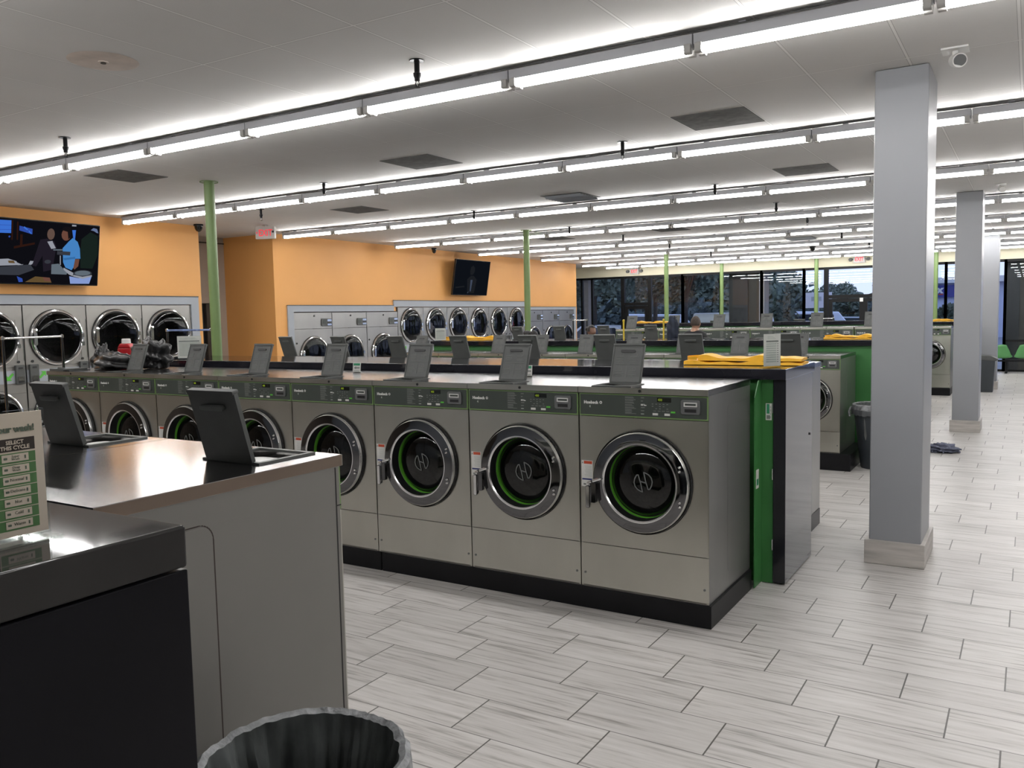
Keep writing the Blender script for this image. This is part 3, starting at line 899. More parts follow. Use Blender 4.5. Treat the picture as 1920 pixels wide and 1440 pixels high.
    # door
    d = MB()
    d.lathe([(ro * .985, .0), (ro, -.008 * q), (ro * .985, -.018 * q)], (0, 0, zc), 'rubber', 'y', 64)
    d.lathe([(ro * .965, -.010 * q), (ro * .955, -.030 * q), (ro * .935, -.040 * q), (ro * .84, -.046 * q), (ro * .755, -.050 * q), (ro * .735, -.050 * q)], (0, 0, zc), 'chrome', 'y', 64, ['rim', 'rim', 'chrome', 'chrome', 'rim'])
    d.lathe([(ro * .975, -.018 * q), (ro * .965, -.010 * q)], (0, 0, zc), 'rubber', 'y', 64)
    do = d.build('door', t, smooth='weld')
    g = MB()
    g.lathe([(ro * .735, -.050 * q), (ro * .715, -.044 * q), (ro * .706, .020 * q), (ro * .700, .022 * q), (ro * .690, .046 * q), (ro * .68, .050 * q), (ro * .60, .052 * q)], (0, 0, zc), 'tray_black', 'y', 64, ['rim', 'tray_black', 'tray_black', 'gasket', 'tray_black', 'tray_black'])
    g.build('door_gasket', do, smooth=True)
    gl = MB().lathe([(ro * .665, .050 * q), (ro * .645, .030 * q), (ro * .56, .008 * q), (ro * .36, -.004 * q), (.001, -.008 * q)], (0, 0, zc), 'dglass', 'y', 56)
    gl.build('door_glass', do, smooth=True)
    hm = MB()
    u = q * 1.0
    def P(x, z_): return (x * u + .012 * q, zc + .004 * q + z_ * u)
    yE = -.012 * q
    def rib(pts): ribbon(hm, [P(*p) for p in pts], .0070 * u, yE, 'emblem')
    half = [[(-.040, .038), (-.052, .016), (-.056, -.006), (-.050, -.028), (-.036, -.044), (-.018, -.053), (-.004, -.057)], [(-.040, .038), (-.030, .040), (-.024, .020), (-.015, -.008), (-.004, -.057)]]
    for L_ in half:
        rib(L_); rib([(-a, -b) for a, b in L_])
    rib([(-.020, .004), (.020, -.004)])
    hm.build('door_emblem', do)
    lt = MB()
    X = -ro * .93
    lt.rbox(X - .018, X + .022, -.070 * q, -.040 * q, zc - .135 * q, zc - .012 * q, .012, 'chrome', 'y')
    lt.rbox(X - .040, X - .012, -.082 * q, -.055 * q, zc - .165 * q, zc - .030 * q, .010, 'chrome_b', 'y')
    lt.path([(X - .035, -.060 * q, zc - .020 * q), (X - .002, -.068 * q, zc - .006 * q), (X + .055, -.058 * q, zc + .014 * q)], .009, 'chrome_b', 8)
    lt.build('door_latch', do, bevel=.004)
    for dz in (.088, .112, -.088, -.112):
        MB().lathe([(.0085 * q, -.038 * q), (.0085 * q, -.052 * q), (.005 * q, -.057 * q), (.0005, -.058 * q)], (.80 * ro, 0, zc + dz * q), 'chrome_b', 'y', 12).build('hinge_bolt', do, smooth=True)
    dr = MB().lathe([(ro * .62, .056 * q), (ro * .78, .08 * q), (ro * .80, .36 * q), (.001, .38 * q)], (0, 0, zc), 'drum', 'y', 32)
    dr.build('drum', t, smooth=True)
    return t

def set_lid(root, open_):
    for c in root.children:
        if c.name.startswith('dispenser_lid'):
            if not open_: c.rotation_euler = (R(90), 0, 0)

WA = make_washer(.797, 1.343, .133)            # large machine, first island
WB = make_washer(.672, 1.262, .19, depth=.93)  # small machine, second island
WC = make_washer(.843, 1.475, .16, depth=.86)  # tall machine, third island
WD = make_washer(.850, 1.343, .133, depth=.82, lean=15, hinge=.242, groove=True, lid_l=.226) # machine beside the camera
WE = make_washer(.760, 1.38, .15, depth=.80)   # fourth island
used = set()
def put(proto, loc, rz, label, group, open_=True):
    if proto.name not in used:
        used.add(proto.name); o = proto
    else: o = dup(proto)
    o.location = loc; o.rotation_euler = (0, 0, rz); o['label'] = label
    if group: o['group'] = group
    return o
closed = []
def place(proto, loc, rz, label, group, open_=True):
    o = put(proto, loc, rz, label, group)
    if not open_: closed.append(o)
# first island, front row (towards the camera)
labs = ['stainless front-load washer at the column end of the first row, beside the green panel', 'second stainless washer from the column end of the first row', 'third stainless washer from the column end of the first row', 'fourth washer from the column end, partly hidden behind the near machine',
        'fifth washer from the column end of the first row, cropped by a near lid', 'sixth washer from the column end of the first row', 'seventh washer from the column end, holding the black sack', 'last washer of the first row, near the wall dryers, lid closed']
F1Y = 1.023
for i in range(8):
    place(WA, (-.81 - .7975 * i, F1Y, 0), 0, labs[i], 'washers in the first row', i < 7)
B1Y = 3.754
for i in range(8):
    place(WA, (-.778 - .8035 * i, B1Y, 0), PI, '%s washer from the column end facing away behind the first black counter' % ORD[i], 'washers facing away behind the first counter')
for i in range(9):
    place(WB, (-1.008 - .6755 * i, 6.222, 0), 0, '%s small washer from the column end of the second island front row' % ORD[i], 'small washers of the second island')
for i in range(8):
    place(WA, (-.91 - .80 * i, 9.06, 0), PI, '%s washer from the column end facing away behind the second counter' % ORD[i], 'washers facing away behind the second counter', i >= 4)
for i in range(6):
    place(WC, (-1.80 - .8445 * i if i < 5 else -.945, 11.2, 0), 0, ('%s tall washer of the third island, counting from its black gap' % ORD[i]) if i < 5 else 'tall washer of the third island just behind the big grey column', 'tall washers of the third island')
for i, x in enumerate((-1.28, -2.99, -4.68)):
    place(WA, (x, 13.95, 0), PI, '%s far washer facing away behind the third counter, only its lid showing' % ORD[i], 'washers facing away behind the third counter')
place(WE, (-.645, 15.39, 0), 0, 'distant washer framed between the first and second grey columns', None)
# island beside the camera (machines face away from the viewer)
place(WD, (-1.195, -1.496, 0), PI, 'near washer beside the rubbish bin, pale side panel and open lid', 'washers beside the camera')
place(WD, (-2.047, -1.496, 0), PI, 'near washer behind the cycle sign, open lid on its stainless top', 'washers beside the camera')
for o in closed: set_lid(o, False)
# near machines carry a painted side panel
for c in WD.children:
    if c.name.startswith('cabinet'):
        for i, mm in enumerate(c.data.materials):
            if mm == M['steel_side']: c.data.materials[i] = M['greywhite']
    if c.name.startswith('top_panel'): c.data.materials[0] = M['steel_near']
# plinths
def plinth(x0, x1, y0, y1, h, lab, legs=False):
    o = MB().box(x0, x1, y0, y1, 0, h - .002, 'black').build('plinth', bevel=.004)
    tag(o, lab, 'plinth', 'black washer plinths')
plinth(-2.772, -.400, 1.016, 1.815, .133, 'black plinth under the three washers at the column end of the first row')
plinth(-6.80, -2.780, 1.016, 1.815, .133, 'black plinth under the wall-side washers of the first row')
plinth(-6.80, -.376, 2.975, 3.745, .133, 'black plinth of the washers facing away behind the first counter')
plinth(-6.76, -.56, 6.20, 7.14, .19, 'tall black plinth under the small washers of the second island')
plinth(-6.92, -.51, 8.27, 9.05, .133, 'black plinth behind the second counter')
plinth(-5.61, -.56, 11.19, 12.05, .16, 'black plinth under the tall washers of the third island')
plinth(-1.03, -.265, 15.38, 16.19, .15, 'black plinth under the distant washer between the columns')
plinth(-2.48, -.775, -2.30, -1.51, .133, 'black plinth under the near washers')
plinth(-5.1, -.88, 13.16, 13.94, .133, 'black plinth behind the third counter')

# ================================================================== ISLAND COUNTERS
def counter(x0, x1, y0, y1, z, lab, th=.07):
    o = MB().box(x0, x1, y0, y1, z - th, z, 'laminate').build('worktop', bevel=.006)
    tag(o, lab, 'counter', 'black laminate worktops')
def bulkhead(x0, x1, y0, y1, z, lab, detail=False):
    t = thing('bulkhead', lab, 'bulkhead', (0, 0, 0), 0, 'green bulkheads between washers')
    MB().box(x0, x1 - .082, y0 + .012, y1 - .012, .004, z, 'green').build('core_panel', t)
    MB().box(x1 - .078, x1, y0, y1, .012, z, 'laminate_e').build('end_panel', t, bevel=.003)
    if detail:
        f = MB()
        f.prism([(y0 - .145, .004), (y0 + .011, .004), (y0 + .011, 1.325), (y0 - .06, 1.325), (y0 - .145, 1.225)], x1 - .160, x1 - .154, 'green', 'x')
        f.build('side_fin', t)
        for zz in (.26, .72, 1.15):
            MB().cyl((x1 - .082, y0 - .004, zz - .035), (x1 - .082, y0 - .004, zz + .035), .004, 'chrome_b', n=8).build('hinge', t)
        st = MB().box(x1 - .128, x1 - .090, y0 + .008, y0 + .0115, 1.068, 1.176, 'label')
        st.box(x1 - .122, x1 - .104, y0 + .0072, y0 + .008, 1.11, 1.172, 'tealgreen').box(x1 - .122, x1 - .100, y0 + .0066, y0 + .0072, 1.076, 1.10, 'ink')
        for i in range(4): st.box(x1 - .100, x1 - .094, y0 + .0072, y0 + .008, 1.08 + i * .022, 1.094 + i * .022, 'inkl')
        st.build('sticker', t, rot=(0, 0, 0))
        s2 = MB().box(x1 - .1538, x1 - .1520, y0 - .12, y0 - .06, .64, .76, 'label')
        s2.box(x1 - .1520, x1 - .1514, y0 - .11, y0 - .07, .66, .70, 'tealgreen')
        s2.build('sticker', t)
        MB().cyl((x1, 2.655, .90), (x1 + .006, 2.655, .90), .009, 'rubber', n=10).build('panel_lock', t)
    return t
bulkhead(-6.8, -.231, 1.975, 2.735, 1.33, 'green bulkhead with glossy black end panel at the first island', True)
counter(-6.82, -.222, 1.93, 2.77, 1.40, 'glossy black worktop of the first island, carrying a folded yellow cover')
bulkhead(-6.9, -.235, 7.20, 8.02, 1.33, 'green bulkhead of the second island beside the tall bin')
counter(-6.92, -.226, 7.15, 8.06, 1.40, 'black worktop of the second island in front of the person in black')
bulkhead(-5.7, -.56, 12.10, 12.85, 1.49, 'green bulkhead of the third island')
counter(-5.72, -.55, 12.07, 12.9, 1.56, 'black worktop of the third island before the windows', .06)
bulkhead(-1.6, -.235, 16.22, 16.95, 1.395, 'bulkhead behind the distant washer between the columns')
counter(-1.62, -.226, 16.2, 17.0, 1.46, 'distant black worktop between the columns', .065)
# counter beside the camera
o = MB().box(-2.6, -.231, -3.75, -2.477, .004, 1.318, 'nearblack').build('bulkhead_cabinet', bevel=.004)
tag(o, 'big dark end cabinet filling the corner beside the rubbish bin', 'cabinet')
o = MB().box(-2.62, -.229, -3.77, -2.478, 1.322, 1.40, 'neartop').build('worktop', bevel=.006, seg=3)
tag(o, 'glossy black worktop under the cycle sign, beside the camera', 'counter', 'black laminate worktops')

# ================================================================== DRYERS
def dryer_door(t, cx, cz, r, latch=True):
    d = MB()
    d.lathe([(r, 0), (r * 1.0, -.012), (r * .985, -.02)], (cx, 0, cz), 'rubber', 'y', 56)
    d.lathe([(r * .985, -.020), (r * .97, -.034), (r * .935, -.040), (r * .91, -.034)], (cx, 0, cz), 'chrome_b', 'y', 56)
    d.lathe([(r * .91, -.034), (r * .89, -.03), (r * .87, -.028), (r * .855, -.026)], (cx, 0, cz), 'rubber', 'y', 56, ['rubber', 'rubber', 'chrome'])
    do = d.build('door', t, smooth='weld')
    MB().lathe([(r * .855, -.026), (r * .80, -.034), (r * .5, -.042), (.001, -.045)], (cx, 0, cz), 'dryglass', 'y', 48).build('door_glass', do, smooth=True)
    l = MB()
    l.lathe([(.034, -.03), (.030, -.055), (.001, -.06)], (cx - r * .83, 0, cz + .10), 'chrome_b', 'y', 16)
    l.rbox(cx - r * .83 - .022, cx - r * .83 + .022, -.055, -.03, cz - .10, cz + .08, .02, 'chrome_b', 'y')
    l.build('door_latch', do, smooth=True)
    hb = MB()
    for dz in (-.10, .02): hb.rbox(cx + r * .88, cx + r * .99, -.048, -.02, cz + dz - .03, cz + dz + .03, .012, 'chrome_b', 'y')
    hb.build('door_hinge', do, smooth=True)
    MB().lathe([(r * .86, -.02), (r * .86, .45), (.001, .46)], (cx, 0, cz), 'drum', 'y', 32).build('drum', t, smooth=True)
def coin_box(t, parent, x, z0, z1):
    b = MB().rbox(x - .062, x + .062, -.045, -.001, z0, z1, .015, 'lid', 'y')
    b.build('coin_box', parent, bevel=.004)
    s = MB().rbox(x - .042, x + .042, -.056, -.045, z0 + .05, z0 + .105, .008, 'chrome_b', 'y').box(x - .036, x + .036, -.057, -.046, z0 + .022, z0 + .045, 'rubber')
    s.box(x - .03, x + .03, -.0475, -.045, z1 - .055, z1 - .03, 'rubber')
    return s
def stack_dryer(w, H=2.05):
    t = thing('stacked_dryer', '', 'dryer', (0, 0, 0), 0)
    hw = w / 2 - .004
    b = MB()
    b.plate_hole(-hw, hw, 1.215, H, 0, 1.60, .345, 0, 'steel_dryer')
    b.plate_hole(-hw, hw, .06, .86, 0, .53, .345, 0, 'steel_dryer')
    b.box(-hw, hw, 0, .02, .863, 1.212, 'steel_dryer')
    b.box(-hw, -hw + .004, 0, .5, .06, H, 'steel_dryer').box(hw - .004, hw, 0, .5, .06, H, 'steel_dryer').box(-hw, hw, 0, .5, H - .004, H, 'steel_dryer').box(-hw, hw, .498, .5, .06, H, 'steel_dryer')
    b.build('cabinet', t)
    MB().box(-hw, hw, .03, .5, 0, .058, 'black').build('kick_plate', t)
    cp = MB().box(-hw + .004, hw - .004, -.006, 0, 1.0, 1.17, 'greytrim')
    co = cp.build('control_panel', t)
    for sx in (-1, 1):
        coin_box(t, co, sx * (hw - .09), .985, 1.245).build('coin_slide', co)
        lk = MB().cyl((sx * (hw - .09), 0, 1.285), (sx * (hw - .09), -.012, 1.285), .018, 'rubber', n=12).build('key_lock', t)
    for sx, up_ in ((-1, 1), (1, -1)):
        a = MB()
        cx, cz = sx * (hw - .215), 1.09
        v = [(-.045, -.02), (0, .0), (-.02, .045)]
        # diagonal arrow pointing up-right (upper dryer) or down-left (lower dryer)
        pts = [(.05, .05), (.05, -.02), (.028, .002), (-.03, -.05), (-.05, -.03), (.004, .028), (-.02, .05)]
        pts = [(cx + p[0] * up_, cz + p[1] * up_) for p in pts]
        a.prism(pts, -.009, -.006, 'arrowgreen', 'y')
        a.build('arrow_decal', co)
    pd = MB()
    pd.box(hw - .10, hw - .008, -.006, 0, 1.30, 1.85, 'steel_dryer').box(hw - .018, hw - .008, -.012, -.004, 1.30, 1.85, 'chrome_b')
    pd.build('hinge_cover', t)
    dryer_door(t, 0, 1.60, .395)
    dryer_door(t, 0, .53, .395)
    return t
def single_dryer(w):
    t = thing('single_dryer', '', 'dryer', (0, 0, 0), 0)
    hw = w / 2 - .004
    H = 1.91
    b = MB()
    b.plate_hole(-hw, hw, .42, 1.592, 0, 1.06, .35, 0, 'steel_dryer')
    b.box(-hw, hw, 0, .02, 1.60, H, 'steel_dryer').box(-hw, hw, 0, .02, .06, .414, 'steel_dryer')
    b.box(-hw, -hw + .004, 0, .5, .06, H, 'steel_dryer').box(hw - .004, hw, 0, .5, .06, H, 'steel_dryer').box(-hw, hw, 0, .5, H - .004, H, 'steel_dryer').box(-hw, hw, .498, .5, .06, H, 'steel_dryer')
    b.build('cabinet', t)
    MB().box(-hw, hw, .03, .5, 0, .058, 'black').build('kick_plate', t)
    c = MB().rbox(.22, hw - .01, -.02, 0, 1.64, 1.79, .03, 'lid', 'y')
    co = c.build('control_box', t, bevel=.004)
    k = MB().rbox(.25, .34, -.024, -.019, 1.69, 1.765, .012, 'panelgrey', 'y').box(.38, hw - .03, -.026, -.019, 1.735, 1.775, 'chrome_b').box(.38, hw - .03, -.026, -.019, 1.655, 1.69, 'chrome_b').box(.38, hw - .05, -.024, -.019, 1.70, 1.725, 'rubber')
    k.build('coin_slide', co)
    MB().cyl((0.03, 0, 1.845), (0.03, -.01, 1.845), .018, 'rubber', n=12).build('key_lock', t)
    MB().cyl((-hw + .06, 0, 1.33), (-hw + .06, -.01, 1.33), .018, 'rubber', n=12).build('key_lock', t)
    MB().box(hw - .16, hw - .012, -.008, 0, .8, 1.32, 'steel_dryer').build('hinge_cover', t)
    dryer_door(t, 0, 1.06, .40)
    return t
DA = stack_dryer(.923); DB = stack_dryer(.972, 2.005); DC = single_dryer(1.068)
def putd(proto, y, lab, group, off=.006):
    x, yy = wp(y, off)
    return put(proto, (x, yy, 0), WROT, lab, group)
g1 = ['stacked dryer under the large television, cropped by the frame edge', 'stacked dryer under the large television with the cart bar before it', 'stacked dryer above the red jug, second from the corridor', 'stacked dryer beside the corridor opening']
for i in range(4): putd(DA, 1.95 + .463 + i * .9265, g1[i], 'stacked dryers under the large television')
g2 = ['single dryer beside the orange corridor corner', 'middle single dryer between the corridor corner and the stacked bank', 'single dryer next to the taller stacked bank']
for i in range(3): putd(DC, 8.519 + i * 1.0715, g2[i], 'single dryers of the second bank')
for i in range(6): putd(DB, 11.69 + i * .9745, '%s stacked dryer from the corridor in the second bank, below the small television' % ORD[i], 'stacked dryers of the second bank')
g3 = ['single far dryer beside the pale green pole', 'middle single dryer of the far group', 'last single dryer before the windows']
for i in range(3): putd(DC, 17.60 + i * 1.075, g3[i], 'single dryers of the far group')
# clothes tumbling behind the far dryer doors
def clothes(y, k, lab):
    x, yy = wp(y)
    rr = random.Random(int(y * 10))
    bm = bmesh.new(); bmesh.ops.create_icosphere(bm, subdivisions=3, radius=1)
    for v in bm.verts:
        n = 1 + .25 * math.sin(v.co.x * 5 + y) * math.cos(v.co.z * 6) + .12 * math.sin(v.co.y * 9)
        v.co = Vector((v.co.x * .11, v.co.y * .19, v.co.z * .15)) * n
    me = bpy.data.meshes.new('laundry'); bm.to_mesh(me); bm.free(); me.materials.append(M[k]); me.shade_smooth()
    o = bpy.data.objects.new('laundry', me); COL.objects.link(o)
    o.location = (x - .24, yy, 1.52)
    tag(o, lab, 'laundry')
M['bluecloth'] = pmat('blue laundry', (.16, .22, .42), .7, 0, .6, 9)
M['whitecloth'] = pmat('white laundry', (.55, .55, .55), .7, 0, .4, 9)
M['redcloth'] = pmat('dark red laundry', (.30, .03, .05), .7, 0, .4, 9)
M['tealcloth'] = pmat('teal laundry', (.10, .16, .17), .7, 0, .5, 9)
clothes(12.66, 'whitecloth', 'white laundry inside the second stacked dryer')
clothes(14.61, 'bluecloth', 'blue laundry inside the fourth stacked dryer')
clothes(15.59, 'tealcloth', 'teal laundry inside the fifth stacked dryer')
clothes(16.56, 'redcloth', 'dark red laundry inside the sixth stacked dryer')
# ================================================================== TELEVISIONS
def tv(lab, yc, zc, wid, hei, off, tilt, pic, base_k, swivel=0.0):
    x, y = wp(yc, off)
    t = thing('television', lab, 'television', (x, y, zc), WROT + swivel)
    b = MB().rbox(-wid / 2, wid / 2, -.02, .03, -hei / 2, hei / 2, .008, 'bezel', 'y')
    b.box(-wid * .3, wid * .3, .03, .06, -hei * .3, hei * .25, 'bezel')
    bo = b.build('cabinet', t, bevel=.003)
    bo.rotation_euler = (R(tilt), 0, 0)
    sc = MB()
    def U(u, v): return (-wid / 2 + .012 + u * (wid - .024), -hei / 2 + .014 + v * (hei - .026))
    sc.face([(p[0], -.0215, p[1]) for p in (U(0, 0), U(1, 0), U(1, 1), U(0, 1))], base_k)
    for i, (k, pts) in enumerate(pic):
        sc.face([(U(*p)[0], -.0218 - .00012 * i, U(*p)[1]) for p in pts], k)
    so = sc.build('screen', bo)
    m = MB().box(-.10, .10, .045, off - .002 if off > .1 else .1, -.10, .10, 'bezel')
    m.build('wall_bracket', t)
    return t
def em(name, c, s=.72):
    M[name] = emis('screen ' + name, c, s)
em('s_bg', (.006, .006, .009)); em('s_blue', (.06, .22, .85)); em('s_blue2', (.04, .10, .5)); em('s_wood', (.035, .012, .008)); em('s_suit', (.020, .016, .026))
em('s_face', (.16, .10, .08)); em('s_face2', (.20, .085, .06)); em('s_shirt', (.08, .30, .72)); em('s_shirt2', (.05, .20, .50)); em('s_green', (.012, .022, .018)); em('s_cap', (.18, .24, .42))
em('s_bucket', (.32, .44, .85)); em('s_steel', (.16, .20, .24)); em('s_hair', (.010, .008, .010)); em('s_white', (.40, .42, .48)); em('s_tan', (.16, .10, .04)); em('s_grey', (.05, .055, .07))
em('s2_bg', (.006, .008, .012)); em('s2_fig', (.016, .018, .022)); em('s2_tie', (.07, .09, .14))
def q(cx, cy):
    u = (cx + 136) / 1626
    top = 235 + 145 * cx / 1490; bot = 1205 + 40 * cx / 1490
    return (u, (bot - cy) / (bot - top))
def Q(*p): return [q(*a) for a in p]
def ell(cx, cy, rx, ry, n=14): return [q(cx + rx * math.cos(2 * PI * i / n), cy + ry * math.sin(2 * PI * i / n)) for i in range(n)]
pic1 = [
    ('s_blue', Q((-120, 255), (135, 270), (135, 460), (-120, 450))), ('s_blue2', Q((-120, 330), (135, 340), (135, 346), (-120, 336))), ('s_blue2', Q((-120, 400), (135, 405), (135, 411), (-120, 406))),
    ('s_wood', Q((140, 270), (160, 270), (160, 560), (140, 560))), ('s_wood', Q((215, 290), (235, 290), (235, 560), (215, 560))), ('s_wood', Q((180, 655), (480, 600), (480, 630), (180, 690))), ('s_wood', Q((265, 480), (300, 480), (300, 660), (265, 660))),
    ('s_blue2', Q((250, 350), (440, 400), (440, 480), (250, 420))), ('s_blue', Q((320, 360), (380, 410), (360, 420), (310, 380))), ('s_blue', Q((390, 420), (435, 470), (415, 475), (380, 430))),
    ('s_suit', Q((560, 560), (660, 545), (760, 600), (800, 720), (760, 1010), (620, 1040), (600, 800), (510, 960), (400, 930), (470, 860))), ('s_white', Q((395, 935), (420, 875), (470, 880), (455, 920), (410, 950))),
    ('s_face', ell(718, 480, 58, 85)), ('s_white', Q((665, 590), (745, 580), (800, 690), (730, 700))), ('s_suit', Q((745, 590), (800, 690), (820, 700), (770, 580))),
    ('s_shirt', Q((1000, 590), (1060, 540), (1140, 600), (1180, 700), (1195, 850), (1110, 850), (1100, 960), (1060, 1020), (960, 980), (920, 900), (905, 690))), ('s_shirt2', Q((920, 840), (1110, 820), (1110, 850), (940, 870))),
    ('s_face2', Q((1110, 855), (1180, 855), (1165, 960), (1110, 1010), (1085, 990))), ('s_face2', ell(955, 490, 75, 90)), ('s_hair', Q((880, 420), (920, 370), (1020, 380), (1035, 520), (990, 560), (975, 450))),
    ('s_blue', Q((1045, 425), (1105, 425), (1095, 570), (1065, 540))), ('s_white', Q((1040, 345), (1108, 350), (1108, 372), (1040, 368))),
    ('s_green', Q((1200, 560), (1340, 460), (1470, 520), (1480, 800), (1400, 1000), (1200, 990), (1190, 720))), ('s_cap', Q((1345, 430), (1390, 400), (1450, 415), (1475, 480), (1440, 470), (1400, 445))),
    ('s_steel', Q((760, 705), (905, 705), (905, 725), (760, 722))), ('s_grey', Q((820, 730), (1030, 745), (1025, 800), (820, 785))), ('s_white', Q((865, 800), (880, 800), (885, 940), (870, 940))), ('s_steel', Q((740, 930), (850, 920), (990, 1060), (980, 1085), (740, 1075))),
    ('s_white', Q((930, 980), (1090, 1060), (1080, 1110), (1020, 1085), (930, 1010))), ('s_grey', ell(1240, 1070, 155, 50)), ('s_steel', ell(1240, 1066, 130, 38)), ('s_bucket', Q((1025, 1110), (1180, 1140), (1390, 1120), (1355, 1225), (1045, 1222))), ('s_white', Q((1090, 1090), (1240, 1120), (1395, 1095), (1395, 1118), (1240, 1150), (1085, 1112))),
    ('s_tan', Q((350, 1195), (500, 1110), (720, 1130), (750, 1205))), ('s_face2', Q((610, 1120), (720, 1130), (740, 1190), (640, 1180))), ('s_white', Q((-120, 850), (100, 840), (220, 880), (240, 940), (320, 925), (310, 935), (-120, 950))), ('s_tan', Q((100, 870), (180, 870), (200, 910), (110, 905))), ('s_grey', Q((-120, 970), (420, 930), (480, 1010), (260, 1090), (-120, 1080))), ('s_blue2', Q((230, 1105), (310, 1140), (320, 1190), (260, 1195))),
    ('s_grey', ell(680, 890, 50, 30)), ('s_blue2', ell(110, 510, 14, 14)),
]
tv('large wall television showing people, one in a light blue shirt', 3.135, 2.748, 1.52, .86, .24, 9.5, pic1, 's_bg')
pic2 = [('s2_fig', [(.44, .58), (.52, .60), (.56, .70), (.55, .80), (.50, .86), (.44, .82), (.42, .70)]), ('s2_fig', [(.40, .05), (.60, .05), (.64, .45), (.54, .56), (.46, .56), (.36, .45)]), ('s2_tie', [(.47, .10), (.50, .10), (.52, .44), (.46, .44)]), ('s2_tie', [(.40, .05), (.44, .11), (.42, .04)]), ('s2_fig', [(.05, .22), (.3, .26), (.3, .22), (.05, .18)])]
tv('smaller dark wall television showing a dim figure, above the stacked dryers', 13.93, 2.722, 1.58, .86, .24, 9.5, pic2, 's2_bg')

# ================================================================== SIGN HOLDERS
def sign_stand(lab, loc, rz, w, h, kind):
    t = thing('sign_holder', lab, 'sign', loc, rz)
    a = MB().box(-w / 2, w / 2, -.004, .004, .004, h, 'acrylic').box(-w / 2, w / 2, -.045, .045, .0, .004, 'acrylic')
    a.build('acrylic_stand', t)
    p = MB()
    p.box(-w / 2 + .003, w / 2 - .003, -.0022, .0022, .008, h - .004, 'signpaper' if kind == 'big' else 'label')
    y = -.0026
    if kind == 'big':
        R_ = w / 2 - .018          # right edge of the table
        p.box(-w / 2 + .02, R_, y, -.0022, h * .690, h * .788, 'signbrown')
        p.box(-w / 2 + .02, R_, y, -.0022, h * .085, h * .682, 'signgreen')
        p.box(-w / 2 + .02, R_ - .070, y - .0003, -.0022, h * .085, h * .50, 'signmauve')
        p.box(R_ - .0705, R_ - .0690, y - .0005, -.0022, h * .085, h * .682, 'signpaper')
    else:
        p.box(-w / 2 + .02, w / 2 - .02, y, -.0022, h * .74, h * .79, 'ink')
        for i in range(9):
            p.box(-w / 2 + .02, w / 2 - .035, y, -.0022, h * (.15 + i * .065), h * (.19 + i * .065), 'inkl')
            p.box(w / 2 - .03, w / 2 - .02, y, -.0022, h * (.155 + i * .065), h * (.18 + i * .065), 'ink')
        for i in range(3): p.box(-w / 2 + .03, w / 2 - .04 - .01 * i, y, -.0022, h * (.83 + i * .035), h * (.842 + i * .035), 'inkl')
    po = p.build('printed_card', t)
    if kind == 'big':
        text('Customize your wash!', .0152, 'signink', 'heading', po, (R_ + .001, y - .0006, h * .838), align='RIGHT', bold=.0006, ext=.0002)
        text('SELECT', .0092, 'signpaper', 'column_heading', po, (R_ - .034, y - .0006, h * .745), align='CENTER', bold=.0003, ext=.0002)
        text('THIS CYCLE', .0092, 'signpaper', 'column_heading', po, (R_ - .034, y - .0006, h * .704), align='CENTER', bold=.0003, ext=.0002)
        words = ['Super Wash', 'Deep Wash', 'Normal', 'Delicate', 'Hot', 'Cold', 'Warm']
        rm = MB()
        rh = h * .597 / 7
        for i in range(7):
            z1 = h * .682 - i * rh
            rm.box(-w / 2 + .02, R_, y - .0004, y, z1 - .0012, z1, 'signpaper')
            rm.box(R_ - .057, R_ - .012, y - .0005, y, z1 - rh * .84, z1 - rh * .16, 'signpaper')
            rm.rbox(R_ - .054, R_ - .048, y - .0008, y, z1 - rh * .6, z1 - rh * .4, .001, 'signink', 'y')
            rm.box(R_ - .019, R_ - .0165, y - .0008, y, z1 - rh * .65, z1 - rh * .35, 'signink')
        rm.build('cycle_rows', po)
        for i, wd in enumerate(words):
            z1 = h * .682 - i * rh
            a, *b = wd.split()
            if b:
                text(a, .0058, 'signink', 'cycle_name', po, (R_ - .034, y - .001, z1 - rh * .45), align='CENTER', ext=.0001)
                text(b[0], .0058, 'signink', 'cycle_name', po, (R_ - .034, y - .001, z1 - rh * .70), align='CENTER', ext=.0001)
            else:
                text(a, .0075, 'signink', 'cycle_name', po, (R_ - .034, y - .001, z1 - rh * .58), align='CENTER', ext=.0001)
    return t
sign_stand('acrylic sign with green cycle table reading your wash, on the near black worktop', (-.399, -2.750, 1.401), R(90), .235, .224, 'big')
sign_stand('acrylic printed sign on the first worktop near the folded yellow cover', (-.345, 2.08, 1.401), R(52), .135, .22, 'small')
sign_stand('white acrylic printed sign on the wall end of the first worktop', (-6.17, 2.13, 1.401), R(30), .25, .235, 'small')
sign_stand('small acrylic printed sign on the second worktop beside a yellow cover', (-6.78, 7.235, 1.401), R(28), .17, .20, 'small')
def card(lab, loc):
    c = MB().box(-.036, .036, -.001, .001, 0, .075, 'label')
    c.box(-.030, .030, -.0016, -.001, .052, .070, 'tealgreen')
    c.prism([(-.026, .034), (-.006, .046), (-.006, .039), (.028, .039), (.028, .029), (-.006, .029), (-.006, .022)], -.0018, -.001, 'ink', 'y')
    c.box(-.028, .028, -.0016, -.001, .006, .012, 'inkl')
    c.box(-.036, .036, -.001, .028, 0, .0015, 'label')
    o = c.build('arrow_card')
    o.location = loc; o.rotation_euler = (R(-8), 0, R(8))
    tag(o, lab, 'card', 'arrow cards on the washer tops')
card('small white arrow card standing on the third washer top from the column end', (-1.915, 1.62, 1.3475))
card('small white arrow card standing on the fifth washer top from the column end', (-3.49, 1.62, 1.3475))

